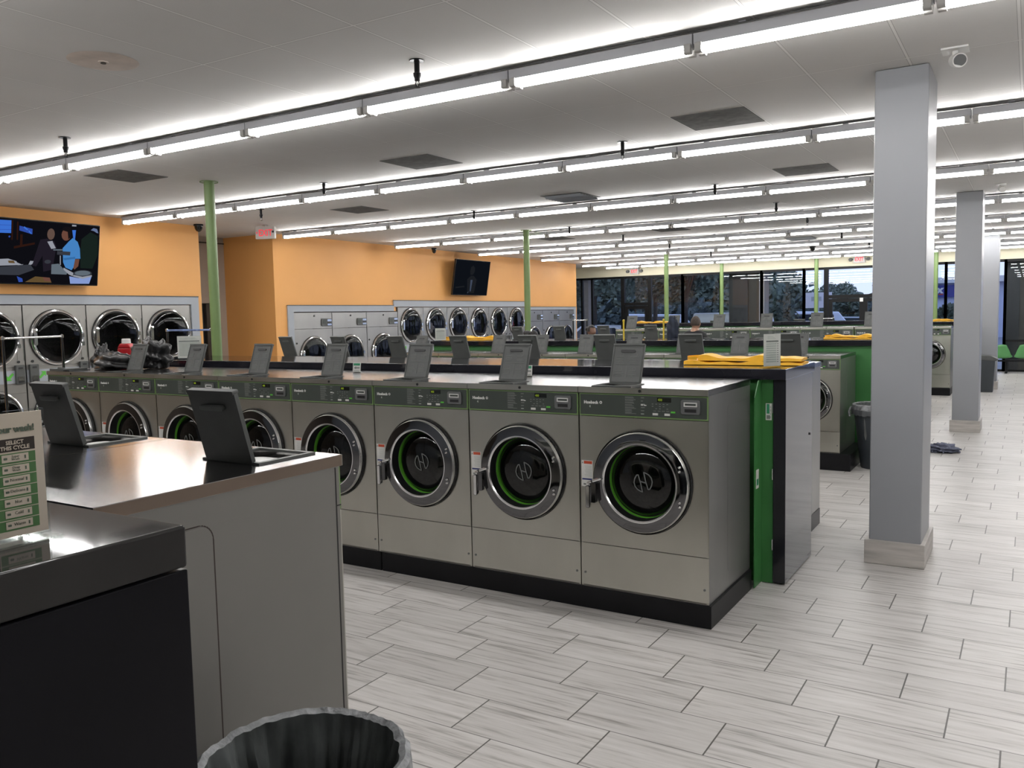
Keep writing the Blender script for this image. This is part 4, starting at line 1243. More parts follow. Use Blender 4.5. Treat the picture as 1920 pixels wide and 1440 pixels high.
# ================================================================== BINS
def bin_(name, lab, loc, r0, r1, h, bagk, drop=.10, seed=1, tie=False):
    t = thing(name, lab, 'bin', loc)
    b = MB().lathe([(.001, .0), (r0, .0), (r0 + .004, .01), (r1, h - .06), (r1 + .012, h - .055), (r1 + .012, h - .01), (r1, h - .006), (r0 - .01, .03), (.001, .03)], (0, 0, 0), 'binblack', 'z', 40)
    b.build('bin_body', t, smooth=True)
    rr = random.Random(seed)
    # liner: folded over the rim, wrinkled
    n = 160
    ph = [rr.random() * 6.28 for _ in range(6)]
    def wr(a, amp): return amp * (math.sin(5 * a + ph[0] + 1.6 * math.sin(2 * a + ph[3])) * .45 + math.sin(13 * a + ph[1] + 2.2 * math.sin(3 * a + ph[4])) * .40 * (1 + .8 * math.sin(2 * a + ph[5])) + math.sin(37 * a + ph[2] + 3 * math.sin(4 * a)) * .25)
    rings = []
    for (r, z, amp, mk) in ((r1 + .020, h - drop, .010, 'bag'), (r1 + .022, h - drop * .45, .006, 'bag'), (r1 + .018, h + .004, .003, 'bag_rim'), (r1 + .006, h + .016, .003, 'bag_rim'), (r1 - .010, h + .006, .004, 'bag_rim'), (r1 - .014, h - .02, .008, bagk), (r1 - .020, h - .06, .014, bagk), (r1 - .032, h - .10, .018, bagk), (r1 - .045, h - .18, .030, bagk), (r1 - .06, h - .32, .036, bagk), (r0 - .04, h * .3, .03, bagk), (.02, h * .22, .004, bagk)):
        rings.append((r, z, amp, mk))
    m = MB()
    base = 0
    for r, z, amp, mk in rings:
        for i in range(n):
            a = 2 * PI * i / n
            rr_ = r + wr(a, amp)
            zz = z + (wr(a + 1.3, .018) if (mk == 'bag' and z < h - drop * .6) else wr(a + .7, .006) if mk != 'bag_rim' else wr(a, .003))
            m.v.append((rr_ * math.cos(a), rr_ * math.sin(a), zz))
    for s in range(len(rings) - 1):
        for i in range(n):
            j = (i + 1) % n
            m.f.append((s * n + i, s * n + j, (s + 1) * n + j, (s + 1) * n + i)); m.m.append(m.mi(rings[s + 1][3] if rings[s + 1][3] != 'bag_rim' else rings[s][3] if s == 0 else 'bag_rim'))
    m.build('bin_liner', t, smooth=True)
    if tie:
        m = MB().path([(-r1 - .02, -.06, h - .02), (-r1 - .04, -.08, h - .07), (-r1 - .03, -.09, h - .13)], .012, 'bag_rim', 8)
        m.build('liner_tail', t, smooth=True)
    return t
bin_('waste_bin', 'round rubbish bin with dark liner at the bottom edge beside the near washer', (-.425, -2.03, 0), .205, .245, .685, 'bag_in', .13, 3)
bin_('waste_bin', 'tall dark bin with clear liner between second island and big column', (-.345, 6.60, 0), .17, .25, .70, 'bag_in', .10, 5, tie=True)
t = thing('swing_top_bin', 'slim grey bin with hood standing beside the third grey column', 'bin', (.34, 16.55, 0))
MB().prism([(-.12, 0), (.10, 0), (.13, .66), (-.15, .66)], -.14, .14, 'binblack', 'y').build('bin_body', t, bevel=.01)
MB().prism([(-.16, .66), (.15, .64), (.19, .68), (.05, .75), (-.16, .76)], -.155, .155, 'lid', 'y').build('bin_hood', t, bevel=.008)

# ================================================================== LOOSE ITEMS
def blob(name, k, dims, loc, amp, freq, seed, sub=4, flat=True):
    rr = random.Random(seed)
    ph = [rr.random() * 6 for _ in range(9)]
    bm = bmesh.new(); bmesh.ops.create_icosphere(bm, subdivisions=sub, radius=1)
    for v in bm.verts:
        c = v.co
        n = 1 + amp * (math.sin(c.x * freq + ph[0]) * math.sin(c.y * freq * 1.2 + ph[1]) + .7 * math.sin(c.z * freq * 1.5 + ph[2] + c.x * 3) + .5 * math.sin(c.x * freq * 2.3 + c.y * freq * 2 + ph[3]))
        z = c.z * n
        v.co = Vector((c.x * n * dims[0], c.y * n * dims[1], (max(z, -.75) if flat else z) * dims[2]))
    mz = min(v.co.z for v in bm.verts)
    for v in bm.verts: v.co.z -= mz
    me = bpy.data.meshes.new(name); bm.to_mesh(me); bm.free(); me.materials.append(M[k]); me.shade_smooth()
    o = bpy.data.objects.new(name, me); COL.objects.link(o); o.location = loc
    return o
t = thing('plastic_sack', 'crumpled black plastic sack lying on the wall-side washers of the first row', 'bag', (-6.20, 1.34, 1.350))
a = blob('sack_body', 'garbage', (.25, .16, .085), (0, 0, 0), .16, 5, 4); a.parent = t
b = blob('sack_fold', 'garbage', (.22, .11, .15), (.28, .20, .0), .2, 6, 9); b.parent = t
b = blob('sack_tail', 'garbage', (.08, .08, .12), (-.20, .0, .0), .25, 6, 12); b.parent = t
t = thing('detergent_jug', 'red plastic jug with white cap standing in the black sack', 'jug', (-6.42, 1.60, 1.344), R(20))
m = MB().rbox(-.075, .075, -.05, .05, 0, .19, .025, 'jug')
m.prism([(-.075, .19), (.075, .19), (.045, .235), (-.045, .235)], -.045, .045, 'jug', 'y')
m.build('jug_body', t, bevel=.012)
MB().lathe([(.001, .28), (.036, .28), (.04, .275), (.042, .235), (.001, .235)], (0, 0, 0), 'white', 'z', 20).build('cap', t, smooth=True)
MB().path([(.05, 0, .17), (.085, 0, .16), (.092, 0, .11), (.07, 0, .06)], .012, 'jug', 8).build('handle', t, smooth=True)

def folded_cover(lab, loc, rz, L, wy, hgt, seed):
    """flat folded canvas cover with a gathered loop at one end"""
    rr = random.Random(seed)
    t = thing('folded_cover', lab, 'cover', loc, rz, 'folded yellow canvas covers')
    n = 26
    def sheet(z0, z1, w0, x0, x1, wav, name):
        m = MB()
        top, bot = [], []
        rows = []
        for i in range(n + 1):
            u = i / n
            x = x0 + (x1 - x0) * u
            w = w0 * (1 - .18 * math.sin(u * 5 + seed) * wav)
            zt = z1 + .010 * wav * math.sin(u * 11 + seed) + .006 * math.sin(u * 23)
            rows.append([(x, -w, z0 + .003), (x, -w * .96, zt - .004), (x, 0, zt + .004 * math.sin(u * 9)), (x, w * .96, zt - .002), (x, w, z0 + .003)])
        for a, b in zip(rows[:-1], rows[1:]):
            for j in range(4): m.face([a[j], b[j], b[j + 1], a[j + 1]], 'yellow')
            m.face([a[4], b[4], b[0], a[0]], 'yellow')
        m.face(rows[0][::-1], 'yellow'); m.face(rows[-1], 'yellow')
        return m.build(name, t, smooth='weld')
    sheet(0, hgt * .45, wy, -L / 2, L / 2, .5, 'lower_layer')
    sheet(hgt * .45, hgt, wy * .9, -L * .38, L / 2 * .98, 1.0, 'upper_layer')
    m = MB()
    for i in range(14):
        a0, a1 = PI * .45 + i * PI * 1.1 / 14, PI * .45 + (i + 1) * PI * 1.1 / 14
        for z0, z1 in ((hgt * .12, hgt * .5), (hgt * .6, hgt * 1.0)):
            c = -L * .40
            m.face([(c + L * .10 * math.cos(a0), wy * .9 * math.sin(a0), z0), (c + L * .10 * math.cos(a1), wy * .9 * math.sin(a1), z0), (c + L * .10 * math.cos(a1), wy * .9 * math.sin(a1), z1), (c + L * .10 * math.cos(a0), wy * .9 * math.sin(a0), z1)], 'yellow')
    m.build('loop_end', t, smooth='weld')
    return t
folded_cover('folded yellow canvas cover on the first worktop, behind the small sign', (-.60, 2.36, 1.401), R(4), .80, .13, .058, 1)
folded_cover('folded yellow canvas cover on the wall end of the second worktop', (-6.38, 7.5, 1.401), R(3), .95, .12, .055, 4)
folded_cover('folded yellow canvas cover on the second worktop beside the big column', (-.74, 7.55, 1.401), R(4), .72, .13, .048, 7)
folded_cover('distant folded yellow cover on the worktop between the columns', (-.55, 16.5, 1.461), R(3), .85, .13, .05, 9)
folded_cover('distant folded yellow cover on the third worktop near the navy cloth', (-5.35, 12.4, 1.561), R(3), .75, .12, .035, 13)

o = blob('mop_head', 'mop', (.17, .13, .055), (.18, 8.02, .001), .22, 7, 21)
tag(o, 'blue grey mop head lying on the floor behind the big column', 'mop')
m = MB()
rr = random.Random(5)
for i in range(26):
    a = rr.random() * 2 * PI; r = .10 + rr.random() * .09
    p0 = (r * .5 * math.cos(a), r * .4 * math.sin(a), .06); p1 = (r * .85 * math.cos(a), r * .7 * math.sin(a), .04 + rr.random() * .02); p2 = (r * 1.15 * math.cos(a + .2), r * .95 * math.sin(a + .2), .007)
    m.path([p0, p1, p2], .007, 'mop', 6)
m.build('mop_strands', o, smooth=True)

# ================================================================== CARTS
def cart(lab, p0, p1, ztop, post='chrome', bar=True, depth=.5, barcol='chrome_b', cap=None):
    a, b = Vector((*p0, 0)), Vector((*p1, 0))
    mid = (a + b) / 2; d = (b - a); Lc = d.length
    t = thing('laundry_cart', lab, 'cart', mid, math.atan2(d.y, d.x))
    h = Lc / 2
    fr = MB()
    for s in (-1, 1):
        MB().cyl((s * h, 0, .10), (s * h, 0, ztop), .014, post, n=12).lathe([(.018, ztop - .02), (.02, ztop + .01), (.001, ztop + .02)], (s * h, 0, 0), cap or 'chrome_b', 'z', 12).build('upright', t, smooth=True)
    if bar:
        MB().cyl((-h, 0, ztop - .005), (h, 0, ztop - .005), .012, barcol, n=12).build('hanging_bar', t, smooth=True)
    y0, y1 = -depth / 2, depth / 2
    pts = [(-h, y0, .12), (h, y0, .12), (h, y1, .12), (-h, y1, .12), (-h, y0, .12)]
    MB().path(pts, .013, 'chrome', 8).build('base_frame', t, smooth=True)
    k = MB()
    for zz in (.30, .45, .60, .72): k.path([(-h + .02, y0, zz), (h - .02, y0, zz), (h - .02, y1, zz), (-h + .02, y1, zz), (-h + .02, y0, zz)], .004 if zz < .7 else .008, 'chrome', 6)
    nn = 9
    for i in range(nn + 1):
        x = -h + .02 + (2 * h - .04) * i / nn
        k.path([(x, y0, .72), (x, y0, .28), (x, y1, .28), (x, y1, .72)], .003, 'chrome', 5)
    for i in range(1, 5):
        y = y0 + depth * i / 5
        k.path([(-h + .02, y, .72), (-h + .02, y, .28), (h - .02, y, .28), (h - .02, y, .72)], .003, 'chrome', 5)
    k.build('wire_basket', t)
    for sx in (-1, 1):
        for y in (y0, y1):
            w = MB().cyl((sx * h - .014, y, .05), (sx * h + .014, y, .05), .05, 'rubber', n=18).box(sx * h - .02, sx * h + .02, y - .02, y + .02, .06, .115, 'chrome')
            w.build('caster', t, smooth=True)
    return t
cart('wheeled wire laundry cart with hanging bar in front of the cropped dryers', (-7.88, 1.20), (-8.13, 1.97), 1.65, barcol='chrome_b')
cart('wheeled laundry cart with blue-sleeved bar by the corridor', (-8.10, 3.30), (-7.30, 3.32), 1.68, barcol='bluecloth')
cart('distant laundry cart by the windows beside the person in blue', (-7.95, 14.0), (-7.62, 14.05), 1.64)
cart('distant bare laundry cart before the double glass door', (-2.82, 14.7), (-2.36, 14.7), 1.585)
tcart = cart('laundry cart with yellow posts carrying a dark navy cloth', (-4.737, 9.62), (-4.03, 9.62), 1.65, post='yellowpost', bar=False, depth=.42, cap='yellowpost')
o = blob('hanging_cloth', 'navycloth', (.10, .07, .22), (-3.87, 9.62, 1.22), .12, 5, 31, flat=False)
tag(o, 'dark navy cloth draped over the yellow cart post', 'cloth')

# ================================================================== GREEN CHAIRS
t = thing('beam_seating', 'row of green shell seats on a black beam by the window', 'seating', (0, 0, 0))
bm_ = MB().box(.20, 2.1, 22.18, 22.26, .30, .345, 'black')
bm_.build('beam', t)
for x in (.55, 1.75):
    MB().box(x - .03, x + .03, 22.19, 22.25, .03, .31, 'black').box(x - .03, x + .03, 22.0, 22.44, .0, .035, 'black').build('leg', t, bevel=.004)
def shell(xc):
    m = MB()
    rows = []
    n = 10
    for i in range(n + 1):
        u = i / n
        # profile: seat front -> seat back -> backrest top
        if u < .45: y, z = 22.44 - .40 * (u / .45), .40 - .02 * math.sin(u / .45 * PI)
        else:
            v = (u - .45) / .55
            y, z = 22.04 - .10 * v, .40 + .36 * v
        w = .225 if u < .45 else .225 - .125 * ((u - .45) / .55) ** 1.1
        row = []
        for j in range(9):
            s = -1 + j / 4
            row.append((xc + w * s, y + (.05 * s * s if u > .45 else 0), z + (.04 * s * s if u <= .5 else 0) - (.02 * s * s if u > .85 else 0)))
        rows.append(row)
    for a, b in zip(rows[:-1], rows[1:]):
        for j in range(8): m.face([a[j], a[j + 1], b[j + 1], b[j]], 'chairgreen')
    o = m.build('seat_shell', t, smooth='weld')
    md = o.modifiers.new('thickness', 'SOLIDIFY'); md.thickness = .008
for xc in (.455, .945, 1.435, 1.925): shell(xc)

# ================================================================== PEOPLE
def skin_mesh(name, joints, edges, k, sub=2):
    me = bpy.data.meshes.new(name + '_cage')
    me.from_pydata([j[0] for j in joints], edges, [])
    o = bpy.data.objects.new(name, me); COL.objects.link(o)
    sk = o.modifiers.new('skin', 'SKIN'); sk.use_smooth_shade = True
    for i, j in enumerate(joints):
        sv = me.skin_vertices[0].data[i]
        r = j[1]
        sv.radius = r if isinstance(r, tuple) else (r, r)
        sv.use_root = (i == 0)
    ss = o.modifiers.new('sub', 'SUBSURF'); ss.levels = ss.render_levels = sub
    bpy.context.view_layer.update()
    nm = bpy.data.meshes.new_from_object(o.evaluated_get(bpy.context.evaluated_depsgraph_get()))
    bpy.data.objects.remove(o)
    nm.materials.clear(); nm.materials.append(M[k])
    for p in nm.polygons: p.use_smooth = True; p.material_index = 0
    return nm
def join_meshes(name, meshes, k):
    bm = bmesh.new()
    for m in meshes: bm.from_mesh(m)
    me = bpy.data.meshes.new(name); bm.to_mesh(me); bm.free()
    me.materials.append(M[k]); me.shade_smooth()
    return me
def head_mesh(s=1.0):
    bm = bmesh.new(); bmesh.ops.create_uvsphere(bm, u_segments=28, v_segments=20, radius=1)
    for v in bm.verts:
        x, y, z = v.co
        X, Y, Z = x * .076, y * .098, z * .118
        if z < -.1: X *= 1 - .28 * (-z) ** 1.4; Y = Y * (1 - .10 * -z) - .010 * (-z)
        # face looks to -y
        if y < 0:
            nx = math.exp(-(x / .17) ** 2)
            Y -= .026 * nx * math.exp(-((z + .12) / .15) ** 2)               # nose
            Y -= .006 * math.exp(-(x / .3) ** 2) * math.exp(-((z + .48) / .07) ** 2)   # lips
            Y += .010 * math.exp(-((abs(x) - .38) / .14) ** 2) * math.exp(-((z - .06) / .11) ** 2)  # eye sockets
            Y -= .008 * math.exp(-(x / .25) ** 2) * math.exp(-((z + .85) / .12) ** 2)  # chin
        for sx in (-1, 1):
            Xe = math.exp(-((y - .12) / .16) ** 2) * math.exp(-((z + .04) / .22) ** 2)
            if x * sx > .8: X += sx * .016 * Xe
        v.co = Vector((X, Y, Z)) * s
    me = bpy.data.meshes.new('h'); bm.to_mesh(me); bm.free()
    return me
def person(lab, loc, rz, H, skin, shirt, pants, hair, hairtype, arm='down', build=1.0, head_turn=0):
    """standing figure, faces local -y"""
    t = thing('person', lab, 'person', loc, rz)
    S = H / 1.75
    b = build
    J = lambda x, y, z: (x * S, y * S, z * S)
    hands = {'down': ((.235 * b, -.02, 1.12), (.245 * b, -.07, .86)), 'work': ((.25 * b, -.05, 1.13), (.20 * b, -.30, 1.06))}[arm]
    el, wr = hands
    jt = [(J(0, .01, .98), (.150 * b * S, .105 * b * S)), (J(0, .005, 1.14), (.135 * b * S, .095 * b * S)), (J(0, .01, 1.32), (.155 * b * S, .105 * b * S)), (J(0, .02, 1.44), (.085 * S, .070 * S)), (J(0, .0, 1.53), (.054 * S, .056 * S)), (J(0, -.01, 1.60), (.052 * S, .055 * S))]
    ed = [(0, 1), (1, 2), (2, 3), (3, 4), (4, 5)]
    for s in (-1, 1):
        n = len(jt)
        jt += [(J(s * .17 * b, .02, 1.405), .062 * S), (J(s * el[0], el[1] + .02, el[2]), .043 * S), (J(s * wr[0], wr[1], wr[2]), .029 * S)]
        ed += [(3, n), (n, n + 1), (n + 1, n + 2)]
        n = len(jt)
        jt += [(J(s * .095, .01, .88), .088 * S), (J(s * .10, .0, .49), .058 * S), (J(s * .105, .02, .09), .040 * S), (J(s * .12, -.12, .035), .032 * S)]
        ed += [(0, n), (n, n + 1), (n + 1, n + 2), (n + 2, n + 3)]
    parts = [skin_mesh('body', jt, ed, skin)]
    for s in (-1, 1):      # hands: palm and five fingers
        w0 = Vector(J(s * wr[0], wr[1], wr[2]))
        dirv = (w0 - Vector(J(s * el[0], el[1] + .02, el[2]))).normalized()
        side = Vector((0, 1, 0)) if arm == 'down' else Vector((1, 0, 0))
        pj = [(tuple(w0), .026 * S), (tuple(w0 + dirv * .05 * S), (.036 * S, .017 * S)), (tuple(w0 + dirv * .09 * S), (.038 * S, .016 * S))]
        parts.append(skin_mesh('palm', pj, [(0, 1), (1, 2)], skin, 1))
        for q, (o_, ln) in enumerate(((-.027, .062), (-.009, .075), (.009, .072), (.027, .055))):
            b0 = w0 + dirv * .085 * S + side * o_ * S
            c_ = Vector((0, -.25, 0)) if arm == 'down' else Vector((0, 0, -.3))
            fj = [(tuple(b0), .0088 * S), (tuple(b0 + dirv * ln * .5 * S + c_ * .012), .0082 * S), (tuple(b0 + dirv * ln * .95 * S + c_ * .05), .0070 * S)]
            parts.append(skin_mesh('finger', fj, [(0, 1), (1, 2)], skin, 1))
        b0 = w0 + dirv * .035 * S - side * .03 * S
        fj = [(tuple(b0), .011 * S), (tuple(b0 + (dirv * .6 - side * .6) * .035 * S), .010 * S), (tuple(b0 + (dirv - side * .55) * .058 * S), .008 * S)]
        parts.append(skin_mesh('thumb', fj, [(0, 1), (1, 2)], skin, 1))
    hm = head_mesh(S)
    rot = Matrix.Rotation(head_turn, 4, 'Z')
    hm.transform(Matrix.Translation((0, -.015 * S, 1.632 * S)) @ rot)
    parts.append(hm)
    body = bpy.data.objects.new('body', join_meshes('body', parts, skin)); COL.objects.link(body); body.parent = t
    # clothing as slightly larger shells
    sj = [(J(0, .01, .93), (.172 * b * S, .125 * b * S)), (J(0, .005, 1.14), (.160 * b * S, .115 * b * S)), (J(0, .01, 1.32), (.178 * b * S, .125 * b * S)), (J(0, .02, 1.475), (.088 * S, .078 * S))]
    se = [(0, 1), (1, 2), (2, 3)]
    for s in (-1, 1):
        n = len(sj)
        u0, u1 = Vector(J(s * .165 * b, .02, 1.415)), Vector(J(s * el[0], el[1] + .02, el[2]))
        sj += [(tuple(u0), .088 * S), (tuple(u0.lerp(u1, .8)), .064 * S)]
        se += [(3, n), (n, n + 1)]
    o = bpy.data.objects.new('shirt', skin_mesh('shirt', sj, se, shirt)); COL.objects.link(o); o.parent = t
    pj = [(J(0, .01, .97), (.168 * b * S, .122 * b * S)), (J(0, .01, .90), (.165 * b * S, .120 * b * S))]
    pe = [(0, 1)]
    for s in (-1, 1):
        n = len(pj)
        pj += [(J(s * .097, .01, .84), .102 * S), (J(s * .10, .0, .49), .076 * S), (J(s * .105, .02, .10), .060 * S)]
        pe += [(1, n), (n, n + 1), (n + 1, n + 2)]
    o = bpy.data.objects.new('trousers', skin_mesh('trousers', pj, pe, pants)); COL.objects.link(o); o.parent = t
    for s in (-1, 1):
        m = MB().rbox(s * .11 * S - .045, s * .11 * S + .045, -.19 * S, .08 * S, 0, .075, .035, 'rubber')
        m.build('shoe', t, bevel=.012)
    # hair
    hs = head_mesh(S * (1.045 if hairtype == 'crop' else 1.09))
    bm = bmesh.new(); bm.from_mesh(hs)
    dele = [v for v in bm.verts if (v.co.y < -.05 * S and v.co.z < .062 * S) or v.co.z < -.055 * S or (v.co.y < .0 and v.co.z < -.0)]
    bmesh.ops.delete(bm, geom=dele, context='VERTS')
    if hairtype == 'bun':
        g = bmesh.ops.create_icosphere(bm, subdivisions=3, radius=.052 * S)
        bmesh.ops.translate(bm, verts=g['verts'], vec=(0, .115 * S, .045 * S))
    if hairtype == 'puffs':
        for s in (-1, 1):
            g = bmesh.ops.create_icosphere(bm, subdivisions=3, radius=.098 * S)
            bmesh.ops.translate(bm, verts=g['verts'], vec=(s * .088 * S, .03 * S, .055 * S))
            for v in g['verts']: v.co += Vector((random.uniform(-1, 1), random.uniform(-1, 1), random.uniform(-1, 1))) * .006
    nm = bpy.data.meshes.new('hair'); bm.to_mesh(nm); bm.free()
    nm.transform(Matrix.Translation((0, -.012 * S, 1.632 * S)) @ rot)
    nm.materials.append(M[hair]); nm.shade_smooth()
    o = bpy.data.objects.new('hair', nm); COL.objects.link(o); o.parent = t
    return t
person('person with cropped hair in a black t-shirt standing with back turned', (-3.56, 9.8, 0), R(180 - 18), 1.70, 'skin', 'tee', 'denim', 'hair_b', 'crop', 'work', 1.12, head_turn=R(12))
person('person with dark hair in a bun and a blue top behind the washer lids', (-5.43, 9.8, 0), R(62), 1.575, 'skin_d', 'blue', 'denim', 'hair', 'bun', 'work', .92)
person('person whose black hair puffs show above a washer lid', (-6.67, 9.85, 0), R(170), 1.47, 'skin_d', 'tee', 'denim', 'hair', 'puffs', 'down', .9)

# ================================================================== OUTSIDE
struct(MB().box(-60, 60, YW + .25, 140, -.30, -.12, 'asphalt').build('ground'))
def pier(name, boxes):
    m = MB()
    for (a, b, y0, y1, k) in boxes: m.box(a, b, y0, y1, -.12, 3.34, k)
    return struct(m.build(name))
pier('exterior_pier', [(-7.16, -6.56, 23.3, 23.9, 'darkpier'), (-6.56, -6.22, 23.35, 23.9, 'brown'), (-6.22, -6.06, 23.35, 23.9, 'greypier')])
pier('exterior_pier', [(.46, .80, 23.2, 23.8, 'darkpier'), (.80, .96, 23.25, 23.8, 'brown')])
pier('exterior_pier', [(-12.36, -12.1, 23.2, 23.6, 'greypier')])
struct(MB().box(-60, 60, YW + .46, 26.5, 3.35, 3.41, 'darkpier').build('exterior_canopy'))

def tree_mesh(seed, H, Rr, nleaf, mat):
    rr = random.Random(seed)
    m = MB()
    centers = [(rr.uniform(-.55, .55) * Rr, rr.uniform(-.5, .5) * Rr, H * rr.uniform(.42, .92), Rr * rr.uniform(.35, .6)) for _ in range(13)]
    for i in range(nleaf):
        c = rr.choice(centers)
        d = Vector((rr.gauss(0, 1), rr.gauss(0, 1), rr.gauss(0, 1))).normalized() * c[3] * rr.uniform(.55, 1.05)
        p = Vector(c[:3]) + d
        u = Vector((rr.gauss(0, 1), rr.gauss(0, 1), rr.gauss(0, 1))).normalized() * rr.uniform(.09, .17)
        w = u.orthogonal().normalized() * rr.uniform(.05, .11)
        m.face([p - u, p + w, p + u, p - w], mat)
    return m
def tree(lab, loc, seed, H, Rr, mat, n=1500):
    t = thing('tree', lab, 'tree', loc, 0, 'trees across the car park')
    tree_mesh(seed, H, Rr, n, mat).build('crown', t)
    m = MB().cyl((0, 0, -.02), (.05, 0, H * .5), .16, 'bark', .10, n=10)
    rr = random.Random(seed)
    for i in range(5):
        a = rr.random() * 6.28
        m.cyl((.04, 0, H * .35), (math.cos(a) * Rr * .5, math.sin(a) * Rr * .5, H * .68), .08, 'bark', .03, n=8)
    m.build('trunk', t, smooth=True)
    return t
trees = [(-21.5, 31, 6.6, 2.1, 'leaf2', 'bushy grey green tree behind the first window'), (-20.2, 37, 7.4, 2.4, 'leaf2', 'tall dark tree seen through the single glass door'), (-16.9, 33.5, 7.2, 2.1, 'leaf', 'dark tree behind the window beside the single door'),
         (-17.4, 42.5, 8.2, 2.6, 'leaf2', 'grey green tree behind the third window, before the pier'), (-13.6, 37, 7.2, 2.1, 'leaf', 'dark tree just beside the exterior pier'), (-12.8, 46, 3.6, 1.9, 'leaf', 'tall dark tree beyond the pier'),
         (-9.0, 33, 2.6, 1.9, 'leaf', 'low spreading dark tree behind the window beside the pier'), (-11.6, 64, 3.4, 1.5, 'leaf2', 'distant tree behind the double door'), (-8.5, 52.5, 3.0, 1.0, 'leaf', 'small distant tree seen through the transom'),
         (-4.4, 40, 6.3, 1.4, 'leaf', 'tall dark tree at the double door edge'), (-18.5, 68, 8.2, 3.2, 'leaf', 'far tree line member behind the parked cars'), (-1.72, 32.5, 2.0, .42, 'leaf', 'thin young tree before the blue storefront'),
         (1.9, 36, 7.5, 2.1, 'leaf', 'tree seen past the third grey column'), (-27, 40, 8.5, 2.8, 'leaf', 'big dark tree at the far end of the windows')]
for i, (x, y, H, r_, k, lab) in enumerate(trees):
    if 'left of' in lab: lab = 'grey green tree behind the third window, before the pier'
    tree(lab, (x, y, -.12), 100 + i, H, r_, k, 1500 if r_ < 1.5 else 7000)
h = MB()
rr = random.Random(77)
for i in range(2600):
    p = Vector((rr.uniform(-40, 8), rr.uniform(71, 74), abs(rr.gauss(0, 1)) * 1.2))
    u = Vector((rr.gauss(0, 1), rr.gauss(0, 1), rr.gauss(0, 1))).normalized() * rr.uniform(.3, .6); w = u.orthogonal().normalized() * .4
    h.face([p - u, p + w, p + u, p - w], 'hedge')
h.box(-40, 8, 72, 74, -.1, 1.3, 'hedge')
o = h.build('hedge'); tag(o, 'dark hedge along the far side of the car park', 'hedge', kind='stuff')

m = MB()
rr = random.Random(91)
for i in range(26000):
    x = rr.uniform(-46, -5)
    top = 7.5 if x < -20 else (7.5 - (x + 20) * .9 if x < -16 else 3.6)
    top *= .8 + .25 * math.sin(x * 1.3) * math.sin(x * .37 + 1)
    p = Vector((x, rr.uniform(76, 80), rr.random() ** .8 * top))
    u = Vector((rr.gauss(0, 1), rr.gauss(0, 1) * .4, rr.gauss(0, 1))).normalized() * rr.uniform(.18, .34); w = u.orthogonal().normalized() * rr.uniform(.12, .22)
    m.face([p - u, p + w, p + u, p - w], 'leaf' if rr.random() < .6 else 'leaf2')
tag(m.build('tree_line'), 'dense dark foliage filling the view behind the windows', 'foliage', kind='stuff')

def car(lab, loc, rz, k, van=False):
    t = thing('car', lab, 'car', loc, rz, 'parked cars')
    if van: prof = [(-2.2, .25), (2.2, .25), (2.25, .8), (2.05, 1.05), (1.5, 1.75), (-2.1, 1.85), (-2.25, 1.6)]
    else: prof = [(-2.15, .25), (2.15, .25), (2.2, .62), (2.0, .82), (1.05, .92), (.45, 1.42), (-1.0, 1.46), (-1.75, .98), (-2.15, .90), (-2.22, .6)]
    MB().prism(prof, -.85, .85, k, 'y').build('body', t, bevel=.07)
    g = MB()
    if van: wp_ = [(-1.9, 1.15), (1.35, 1.15), (1.25, 1.62), (-1.9, 1.68)]
    else: wp_ = [(-1.45, .98), (.88, .97), (.40, 1.36), (-.95, 1.39)]
    g.prism(wp_, -.865, .865, 'carglass', 'y')
    g.build('window', t)
    for x in (-1.35, 1.4):
        for y in (-.78, .78):
            MB().cyl((x, y - .1, .32), (x, y + .1, .32), .32, 'tyre', n=20).cyl((x, y - .11, .32), (x, y + .11, .32), .18, 'carsilver', n=14).build('wheel', t, smooth=True)
    l = MB().box(2.12, 2.2, -.75, -.45, .60, .72, 'white').box(2.12, 2.2, .45, .75, .60, .72, 'white')
    l.build('headlamp', t)
    l = MB().box(-2.24, -2.15, -.78, -.5, .68, .84, 'exitred').box(-2.24, -2.15, .5, .78, .68, .84, 'exitred')
    l.build('tail_lamp', t)
cars = [(-12.5, 26.2, 0, 'carwhite', 0, 'pale car parked close outside the single glass door'), (-19.6, 48.5, .1, 'carwhite', 1, 'pale van parked behind the second green pole'), (-15.2, 52, 1.3, 'carsilver', 0, 'silver car parked beyond the person in black'), (-11.2, 39.5, 1.3, 'carwhite', 0, 'pale car parked beside the exterior pier'),
        (-8.3, 28.0, 1.5, 'carwhite', 1, 'pale van parked just past the exterior pier'), (-9.0, 43, .2, 'carwhite', 1, 'white van behind the low spreading tree'), (-12.4, 57, 1.4, 'carred', 0, 'dark red car beyond the low spreading tree'), (-8.9, 57.5, .1, 'carwhite', 0, 'white car seen through the double door'),
        (-7.3, 47.5, .2, 'carsilver', 0, 'silver car at the double door edge'), (1.4, 44, 1.4, 'carwhite', 0, 'white car past the green chairs'), (1.6, 51, 1.5, 'carred', 0, 'red car far past the green chairs')]
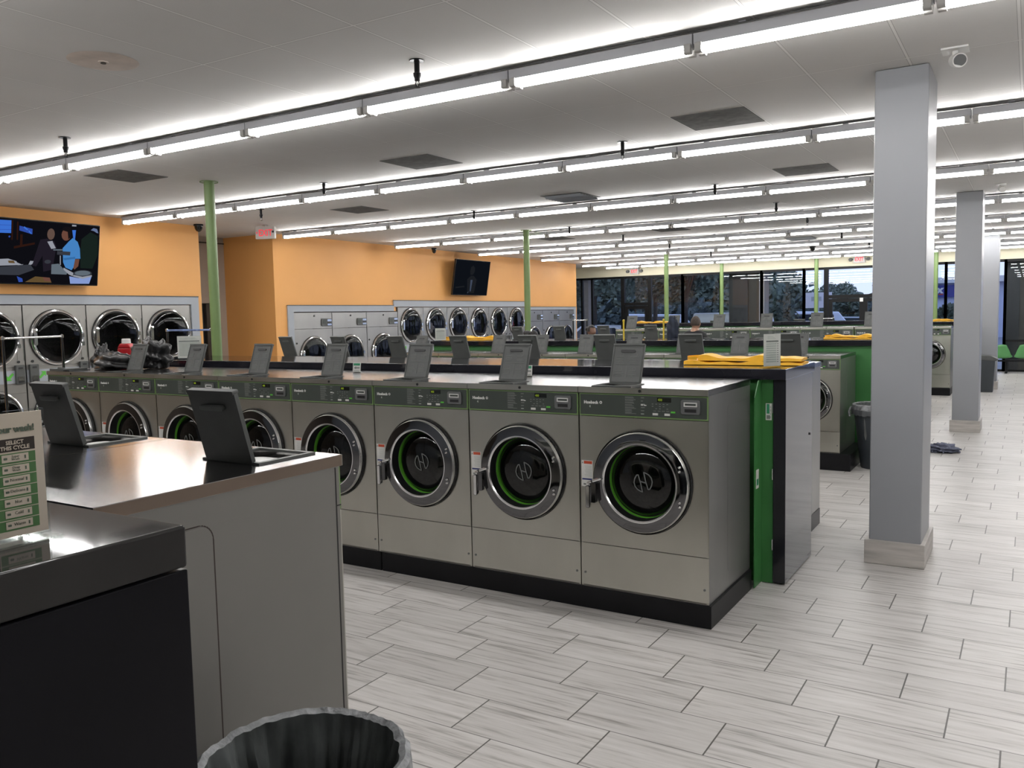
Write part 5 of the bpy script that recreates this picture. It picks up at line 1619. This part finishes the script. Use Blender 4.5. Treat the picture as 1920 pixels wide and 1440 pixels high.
for x, y, rz, k, v, lab in cars: car(lab, (x, y, -.12), rz, k, bool(v))
t = thing('road_sign', 'white sign board on a post beyond the car park', 'sign', (-11.95, 60, -.12))
MB().cyl((0, 0, 0), (0, 0, 3.0), .06, 'carsilver', n=8).build('post', t)
MB().box(-.9, .9, -.05, .05, 2.0, 3.1, 'white').box(-.5, .2, -.07, -.05, 2.5, 2.8, 'inkl').build('board', t)
t = thing('storefront', 'pale storefront with a blue fascia, seen between the grey columns', 'building', (0, 0, 0))
b = MB().box(-5.6, 3.0, 55, 60, -.12, 3.2, 'shopwall')
b.build('wall', t)
fz0, fz1 = 2.36, 3.08
MB().box(-5.6, -2.35, 54.7, 55.0, fz0, fz1, 'signblue').build('fascia', t)
text('x', .62, 'white', 'fascia_lettering', t, (-3.90, 54.68, 2.62), bold=.03, ext=.01, shear=.1)
MB().cyl((-3.91, 54.66, 2.54), (-3.91, 54.70, 2.54), .07, 'white', n=14).build('fascia_dot', t)
MB().box(-3.80, -3.55, 54.66, 54.70, 2.50, 2.57, 'red').build('fascia_dash', t)
MB().box(-5.8, 3.2, 54.4, 60.2, 3.2, 3.55, 'white').build('roof_edge', t)

# ================================================================== WORLD
w = bpy.data.worlds.new('dusk sky'); SC.world = w
w.use_nodes = True
nt = w.node_tree; nt.nodes.clear()
out = nt.nodes.new('ShaderNodeOutputWorld'); bg = nt.nodes.new('ShaderNodeBackground')
tc = nt.nodes.new('ShaderNodeTexCoord'); sx = nt.nodes.new('ShaderNodeSeparateXYZ'); cr = nt.nodes.new('ShaderNodeValToRGB')
nt.links.new(tc.outputs['Generated'], sx.inputs[0]); nt.links.new(sx.outputs[2], cr.inputs[0])
cr.color_ramp.elements[0].position = 0; cr.color_ramp.elements[0].color = (.62, .68, .92, 1)
cr.color_ramp.elements[1].position = .6; cr.color_ramp.elements[1].color = (.40, .50, .85, 1)
nt.links.new(cr.outputs[0], bg.inputs[0]); bg.inputs[1].default_value = 1.6
nt.links.new(bg.outputs[0], out.inputs[0])
